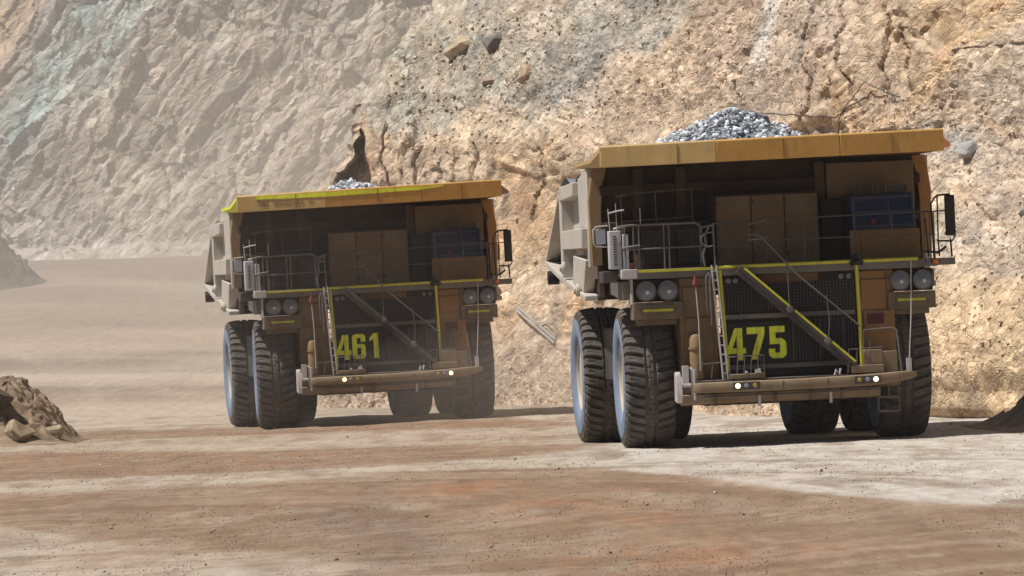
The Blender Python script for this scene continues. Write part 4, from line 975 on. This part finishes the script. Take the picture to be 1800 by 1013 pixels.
CLT3 = CLT.reshape(len(cxs), len(czs), 3)
CLP3 = CLP.reshape(len(cxs), len(czs), 3)
def on_cliff(x, z):
    i = int(np.argmin(np.abs(cxs - x))); j = int(np.argmin(np.abs(czs - z))); return CLP3[i, j]

def far_cliff():
    xs = np.concatenate([np.arange(-90, -42, 1.2), np.arange(-42, -4, .13), np.arange(-4, 30, 1.)]); zs = np.concatenate([np.arange(5.0, 27.5, .13), np.arange(27.5, 48, 1.)])
    X, Z = np.meshgrid(xs, zs, indexing='ij'); x = X.ravel(); z = Z.ravel()
    Y0 = 388 + .35 * (z - 7.4) + 1.2 * np.maximum(8.6 - z, 0) * -1.2 + 2.5 * np.sin(x * .09) - .15 * (x + 30)
    P0 = np.c_[x, Y0, z]
    # bedding leans from upper right to lower left
    U = np.c_[(x * .86 - z * .5) * 1.0, Y0 * .5, (z * .86 + x * .5) * .42]
    warp = fbm(P0 * .12, 3, 51) * 2
    U = U + warp[:, None] * .6
    big = fbm(P0 * .07, 3, 52)
    h1, e1, i1 = facet(U * .28, 53, 1.); h2, e2, i2 = facet(U * .8, 54, 1.); h3, e3, i3 = facet(U * 2., 55, 1.); f = fbm(U * 1.1, 4, 56); dia = fbm(U * [.5, .5, .25], 4, 57)
    d = 1.1 * big + .22 * h1 + .22 * h2 + .15 * h3 + .22 * f + .24 * dia
    P = P0 + np.array([-.25, -.9, .3]) * d[:, None] * sstep(6., 9., z)[:, None]
    T = np.repeat(np.array((.40, .345, .29))[None], len(x), 0)
    def mix(w, c):
        nonlocal T
        w = np.clip(w, 0, 1)[:, None]; T = T * (1 - w) + np.asarray(c) * w
    c1 = fbm(U * .22, 4, 61); c2 = fbm(U * .7, 4, 62); c3 = fbm(U * 2.2, 3, 63)
    mix(sstep(0, .6, c1) * .5, (.44, .40, .34)); mix(sstep(0, .6, -c1) * .5, (.37, .31, .27)); mix(sstep(.1, .6, c2) * .4, (.36, .36, .34))
    st = x + 31.5 - .55 * (z - 20)      # blue-green streak coming down from the top left
    w = np.exp(-(st / 2.2) ** 2) * sstep(9, 17, z + 2 * c1); mix(w * (.9 + .6 * c2), (.30, .40, .41))
    w = np.exp(-((st - 3.6) / 1.2) ** 2) * sstep(18, 22, z + 2 * c1); mix(w * .75, (.29, .39, .40))
    w = np.exp(-((st + 3.2) / 1.1) ** 2) * sstep(15, 19, z); mix(w * .6 * (.8 + c2), (.25, .19, .18))
    w = (1 - sstep(-4.5, -2.5, st)) * sstep(12, 17, z + 2 * c1); mix(w * (.65 + .6 * c2), (.48, .33, .215))
    w = (1 - sstep(9, 15, z + 2 * c1)) * (1 - sstep(-26, -18, x)); mix(w * .5, (.34, .35, .34))
    mix(sstep(.25, .6, c3) * .35, (.24, .21, .19)); mix(sstep(.12, 0, e2) * .3, (.2, .17, .15)); mix(sstep(.3, .7, -c3) * .35, (.52, .46, .38))
    w = sstep(-19, -15, x) * (.5 + .5 * c1); mix(w * .4, (.46, .38, .33))
    T *= (1 + .35 * (i2 - .5) + .25 * (i3 - .5))[:, None]
    o = rawmesh('cliff', P, gridfaces(len(xs), len(zs))[:, ::-1], 'far_rock', np.clip(T * [1.14, 1.13, 1.10], .02, .85), smooth=True, sharp=30)
    return tag(o, kind='structure')
far_cliff()

# ------------------------------------------------------------------ loose stones
def rubble():
    r = np.random.default_rng(5); pos = []; size = []; cols = []
    base = [np.array(c) for c in ((.40, .34, .27), (.46, .38, .28), (.30, .285, .26), (.34, .34, .33), (.42, .28, .18), (.24, .2, .17), (.52, .45, .36))]
    for k in range(17000):
        t = r.random()
        if t < .25: x = r.uniform(-6, 14); z = .1 + 1.8 * r.random() ** 1.6; s = .02 + .07 * r.random() ** 5
        elif t < .62: x = r.uniform(11, 20); z = r.uniform(.3, 9.5); s = .022 + .10 * r.random() ** 6
        elif t < .88: x = r.uniform(-4.5, 10.5); z = r.uniform(9.6, 15); s = .025 + .13 * r.random() ** 6
        else: x = r.uniform(-6, 12); z = r.uniform(2, 10); s = .02 + .05 * r.random() ** 4
        if r.random() < .005: s = r.uniform(.10, .2)
        i = int(np.argmin(np.abs(cxs - x))); j = int(np.argmin(np.abs(czs - z))); q = CLP3[i, j]
        if q[1] > 245: continue
        pos.append(q + np.array([0, -s * .2, s * .1])); size.append(s)
        c = CLT3[i, j] * r.uniform(.85, 1.5); c = c * .75 + base[r.integers(7)] * .25; cols.append(c)
    v, f, t = scatter(pos, size, cols, 6); o = rawmesh('rubble', v, f, 'loose_rock', np.clip(t, .02, .9))
    tag(o, 'loose rubble scattered down the scree and along the foot of the pit wall', 'rubble', kind='stuff')
rubble()
def gravel():
    r = np.random.default_rng(9); pos = []; size = []; cols = []
    for k in range(42000):
        y = 78 + 110 * r.random() ** 1.6; x = r.uniform(-.095, .095) * y
        s = .008 + .016 * r.random() ** 4
        if r.random() < .003: s = r.uniform(.03, .06)
        pos.append((x, y, float(gh0(x, y)) + s * .2)); size.append(s * (.7 + y / 260.))
        k2 = r.random(); c = np.array((.22, .16, .115) if k2 < .45 else (.40, .34, .28) if k2 < .8 else (.50, .45, .40)) * r.uniform(.7, 1.15); cols.append(c)
    v, f, t = scatter(pos, size, cols, 10); o = rawmesh('gravel', v, f, 'loose_rock', np.clip(t, .02, .9))
    tag(o, 'fine gravel and pebbles strewn over the haul road', 'gravel', kind='stuff')
gravel()

# ------------------------------------------------------------------ mounds and boulders
def mound(name, cx, cy, rx, ry, hfun, col, step, seed, label, cat, amp=.25, tw=None, mat='loose_rock'):
    xs = np.arange(cx - rx, cx + rx + step, step); ys = np.arange(cy - ry, cy + ry + step, step)
    X, Y = np.meshgrid(xs, ys, indexing='ij'); x = X.ravel(); y = Y.ravel()
    h = hfun(x, y); P = np.c_[x, y, h]
    f1, e1, i1 = facet(P * 1.3, seed, 1.); f2, e2, i2 = facet(P * 3.6, seed + 1, 1.); n = fbm(P * 1.6, 4, seed + 2)
    k = sstep(0, .5, h)
    z = h + k * (amp * f1 + amp * .45 * f2 + amp * .6 * n)
    g = gh(x, y); z = np.where(h <= 0.0, -.25, z) + g
    xx = x + k * amp * .5 * f2; yy = y + k * amp * .4 * f1
    T = np.array(col)[None, :] * (1 + .4 * (i1 - .5) + .35 * (i2 - .5) + .2 * n)[:, None]
    if tw is not None: T = tw(T, x, y, z, n, i1)
    o = rawmesh(name, np.c_[xx, yy, z], gridfaces(len(xs), len(ys)), mat, np.clip(T, .02, .9), smooth=True, sharp=30)
    return tag(o, label, cat)
def hm(x, y):
    prof = np.interp(x, [-26, -23, -19, -16.6, -16.0, -15.4, -15.05, -14.65, -14.3, -14.1], [0, 1.6, 2.2, 2.05, 1.9, 1.5, 1.05, .5, .12, 0])
    a = np.clip(1 - np.abs(y - 183.5 - .2 * (x + 16)) / 5.2, 0, 1); return prof * sstep(0, .75, a)
def tm(T, x, y, z, n, i1):
    w = np.clip(sstep(-.1, .4, n + (i1 - .5)), 0, 1)[:, None]; return T * (1 - w * .75) + np.array((.11, .08, .055)) * w * .75
mound('rubble_mound', -19.5, 183.5, 6.6, 5.6, hm, (.30, .22, .15), .06, 71, 'tan and dark rubble mound standing on the near edge of the road', 'rubble mound', .15, tm)
def hf(x, y):
    d = np.sqrt(((x + 34.2) / 4.6) ** 2 + ((y - 364) / 6.) ** 2); return 2.75 * (1 - sstep(0.25, 1., d))
mound('dirt_mound', -34.2, 364, 5., 6.5, hf, (.085, .07, .06), .2, 75, 'dark dirt mound fading in the dust far up the ramp', 'dirt mound', .3)
def hb(x, y):
    return 1.25 * sstep(12.3, 15.4, x + .12 * (y - 151)) * np.clip(1.25 - ((y - 151.5) / 3.6) ** 2, 0, 1) * (1 - sstep(17.5, 19.5, x))
mound('dirt_mound', 15.9, 151.5, 3.8, 4.4, hb, (.30, .235, .17), .07, 78, 'low lumpy dirt berm in shadow beside the right wheels of the front truck', 'dirt mound', .16)
boulder('boulder', (-16.75, 180.3, 1.62), .95, (.10, .085, .065), 5, 'dark rounded boulder on top of the tan rubble mound', squash=.62)
boulder('boulder', (-15.75, 179.3, .42), .60, (.36, .29, .20), 6, 'pale tan boulder low on the front of the rubble mound', squash=.75)
boulder('boulder', (-14.75, 180.4, .35), .42, (.30, .25, .17), 8, 'small brown boulder at the right foot of the rubble mound', squash=.8)
for (x, z, s, c, sd, lb) in ((-.15, 13.45, .72, (.16, .145, .135), 11, 'dark grey boulder sitting highest on the scree above the rear truck'),
                             (-1.6, 13.6, .95, (.47, .38, .27), 12, 'orange tan block beside the dark grey boulder high on the scree'),
                             (2.1, 12.75, .72, (.33, .32, .30), 13, 'blue grey boulder perched on the scree slope right of the dark one'),
                             (-.6, 12.3, .36, (.36, .26, .20), 14, 'small reddish boulder with a flat lit top on the grey scree'),
                             (1.1, 12.2, .66, (.47, .35, .25), 15, 'long orange boulder half buried in the grey scree'),
                             (14.6, 6.95, .60, (.36, .36, .35), 16, 'blue grey slab of rock on the slope behind the front truck mirror'),
                             (7.4, 12.0, .28, (.38, .27, .23), 17, 'reddish stone on the pale slope above the ore load'),
                             (15.6, 4.9, .30, (.36, .35, .32), 18, 'grey stone low on the scree slope right of the front truck')):
    q = on_cliff(x, z); boulder('boulder', (q[0], q[1] + s * .3, q[2] - s * .05), s, c, sd, lb, squash=.72)
# beam fallen on the bank between the trucks
a = on_cliff(.3, 3.3); b_ = on_cliff(1.55, 2.2)
ay = min(a[1], b_[1]) - .35
e1_ = Vector(on_cliff(.28, 3.4)) + Vector((0, -.12, 0)); e2_ = Vector(on_cliff(1.6, 2.15)) + Vector((0, -.12, 0)); mid = Vector(on_cliff(.95, 2.8)); dy = min(0, mid.y - .12 - (e1_.y + e2_.y) / 2); e1_.y += dy; e2_.y += dy
m = MB(); m.beam(e1_, e2_, .07, .07); m.beam(e1_ + Vector((.06, -.02, .1)), e2_ + Vector((.04, 0, .12)), .04, .09)
fb = m.build('fallen_beam', 'pale_steel', None, .01); tag(fb, 'pale steel beam lying aslant on the bank between the two trucks', 'beam')
m = MB(); m.tube([e1_.lerp(e2_, .55) + Vector((0, 0, .2)), e1_.lerp(e2_, .72) + Vector((.1, 0, .42)), e1_.lerp(e2_, .95) + Vector((.08, 0, .45)), e2_ + Vector((.05, 0, .1))], .02, 6); m.build('bent_rod', 'pale_steel', fb)
# anchor cables of the rockfall netting
def cable(pts, r, label):
    P = []
    for i in range(len(pts) - 1):
        for t in np.linspace(0, 1, 14)[:-1 if i < len(pts) - 2 else None]:
            x = pts[i][0] * (1 - t) + pts[i + 1][0] * t; z = pts[i][1] * (1 - t) + pts[i + 1][1] * t - .25 * math.sin(PI * t) * .3
            q = on_cliff(x, z); P.append((q[0], q[1], q[2]))
    ys = [p[1] for p in P]; P = [(p[0], min(ys[max(0, i - 2):i + 3]) - .06, p[2]) for i, p in enumerate(P)]
    m = MB(); m.tube(P, r, 6); tag(m.build('cable', 'dark_steel', None), label, 'cable')
cable([(8.5, 9.6), (10.5, 9.2), (11.6, 9.9)], .02, 'thin dark net cable sagging across the cliff above the right end of the canopy')
cable([(10.2, 8.7), (11.4, 10.2), (12.4, 9.6)], .018, 'dark net cable looping up the cliff towards the orange spur')

# ------------------------------------------------------------------ trucks
T1 = haul_truck('475', (6.62, 147.3, 0), math.radians(6.0), 0, True, 'front loaded yellow haul truck with 475 on its grille and a yellow striped stair')
T2 = haul_truck('461', (-4.72, 190.4, 0), math.radians(8.1), -.012, False, 'rear dusty haul truck with 461 on its grille and lime stripe on its canopy')
ore('ore_load', T1, 8.62, 21, 'blue grey broken ore heaped in the body of the front truck', cx=-.2, cy=3.7)
ore('ore_load', T2, 8.12, 22, 'small peak of pale ore showing over the canopy of the rear truck', cx=.15, cy=3.6, rx=1.75)
M1 = Matrix.LocRotScale(T1.location, T1.rotation_euler, None); q = M1 @ Vector((.35, 3.2, 8.45))
boulder('boulder', q, .42, (.17, .18, .21), 31, 'largest dark slate boulder on top of the ore load in the front truck', squash=.7)

# ------------------------------------------------------------------ air
def volume(name, dens, col, aniso=.0):
    m = bpy.data.materials.new(name); MATS[name] = m; m.use_nodes = True; nt = m.node_tree; nt.nodes.clear()
    out = nt.nodes.new('ShaderNodeOutputMaterial'); v = nt.nodes.new('ShaderNodeVolumePrincipled'); nt.links.new(v.outputs[0], out.inputs['Volume'])
    v.inputs['Density'].default_value = dens; v.inputs['Color'].default_value = (*col, 1); v.inputs['Anisotropy'].default_value = aniso; return m
volume('haze_air', .00008, (.93, .91, .88))
m = MB(); m.box(-175, 175, -70, 495, -3.0, 52); h = m.build('haze', 'haze_air'); tag(h, kind='stuff')
volume('dust_air', .023, (.88, .82, .76)); volume('dust_thin', .0022, (.90, .85, .80))
volume('dust_far', .0040, (.90, .86, .81))
def puff(cx, cy, cz, rx, ry, rz, mat, seed, label):
    import bmesh
    b = bmesh.new(); bmesh.ops.create_icosphere(b, subdivisions=4, radius=1); me = bpy.data.meshes.new('dust_cloud'); b.to_mesh(me); b.free()
    co = np.empty(len(me.vertices) * 3); me.vertices.foreach_get('co', co); co = co.reshape(-1, 3); n = fbm(co * 1.3 + seed * 5, 3, seed)
    co = co * (1 + .3 * n)[:, None] * [rx, ry, rz]; me.vertices.foreach_set('co', co.ravel()); me.update(); me.materials.append(MATS[mat]); me.shade_smooth()
    o = bpy.data.objects.new('dust_cloud', me); COL.objects.link(o); o.location = (cx, cy, cz); tag(o, label, 'dust cloud', kind='stuff')
puff(-8, 212, 1.5, 15, 38, 9.5, 'dust_thin', 1, 'thin dust hanging round the rear truck and up the ramp')
puff(-1.5, 192, .8, 6.5, 8, 3.2, 'dust_air', 2, 'low dust kicked up by the wheels of the rear truck')
puff(-20, 312, 6, 30, 66, 27, 'dust_far', 3, 'pale dust veil over the upper ramp')

# ------------------------------------------------------------------ light and camera
W = bpy.data.worlds.new('World'); S.world = W; W.use_nodes = True; nt = W.node_tree; nt.nodes.clear()
out = nt.nodes.new('ShaderNodeOutputWorld'); bg = nt.nodes.new('ShaderNodeBackground'); sk = nt.nodes.new('ShaderNodeTexSky')
el, az = math.radians(62), math.radians(255)
sk.sky_type = 'NISHITA'; sk.sun_disc = False; sk.sun_elevation = el; sk.sun_rotation = az; sk.altitude = 3000
nt.links.new(sk.outputs[0], bg.inputs[0]); nt.links.new(bg.outputs[0], out.inputs[0]); bg.inputs[1].default_value = .045
sd = bpy.data.lights.new('sun', 'SUN'); sd.energy = 5.0; sd.angle = math.radians(.5); sd.color = (1, .95, .87)
so = bpy.data.objects.new('sun', sd); COL.objects.link(so)
dirv = Vector((math.sin(az) * math.cos(el), math.cos(az) * math.cos(el), math.sin(el))); so.rotation_euler = dirv.to_track_quat('Z', 'Y').to_euler(); so.location = dirv * 60
cd = bpy.data.cameras.new('camera'); cam = bpy.data.objects.new('camera', cd); COL.objects.link(cam); S.camera = cam
cd.lens = 200; cd.sensor_width = 36; cd.clip_start = .5; cd.clip_end = 2000
p = 7.5 / 10000; r = .043
R0 = Vector((1, 0, 0)); U0 = Vector((0, -math.sin(p), math.cos(p))); Bk = Vector((0, -math.cos(p), -math.sin(p)))
Rr = R0 * math.cos(r) - U0 * math.sin(r); Ur = R0 * math.sin(r) + U0 * math.cos(r)
cam.matrix_world = Matrix(((Rr.x, Ur.x, Bk.x, 0), (Rr.y, Ur.y, Bk.y, 0), (Rr.z, Ur.z, Bk.z, 4.15), (0, 0, 0, 1)))
S.view_settings.view_transform = 'Standard'; S.view_settings.look = 'None'; S.view_settings.exposure = .13; S.view_settings.gamma = 1
S.cycles.use_denoising = True; S.cycles.volume_bounces = 1; S.cycles.max_bounces = 8; S.cycles.volume_step_rate = 4
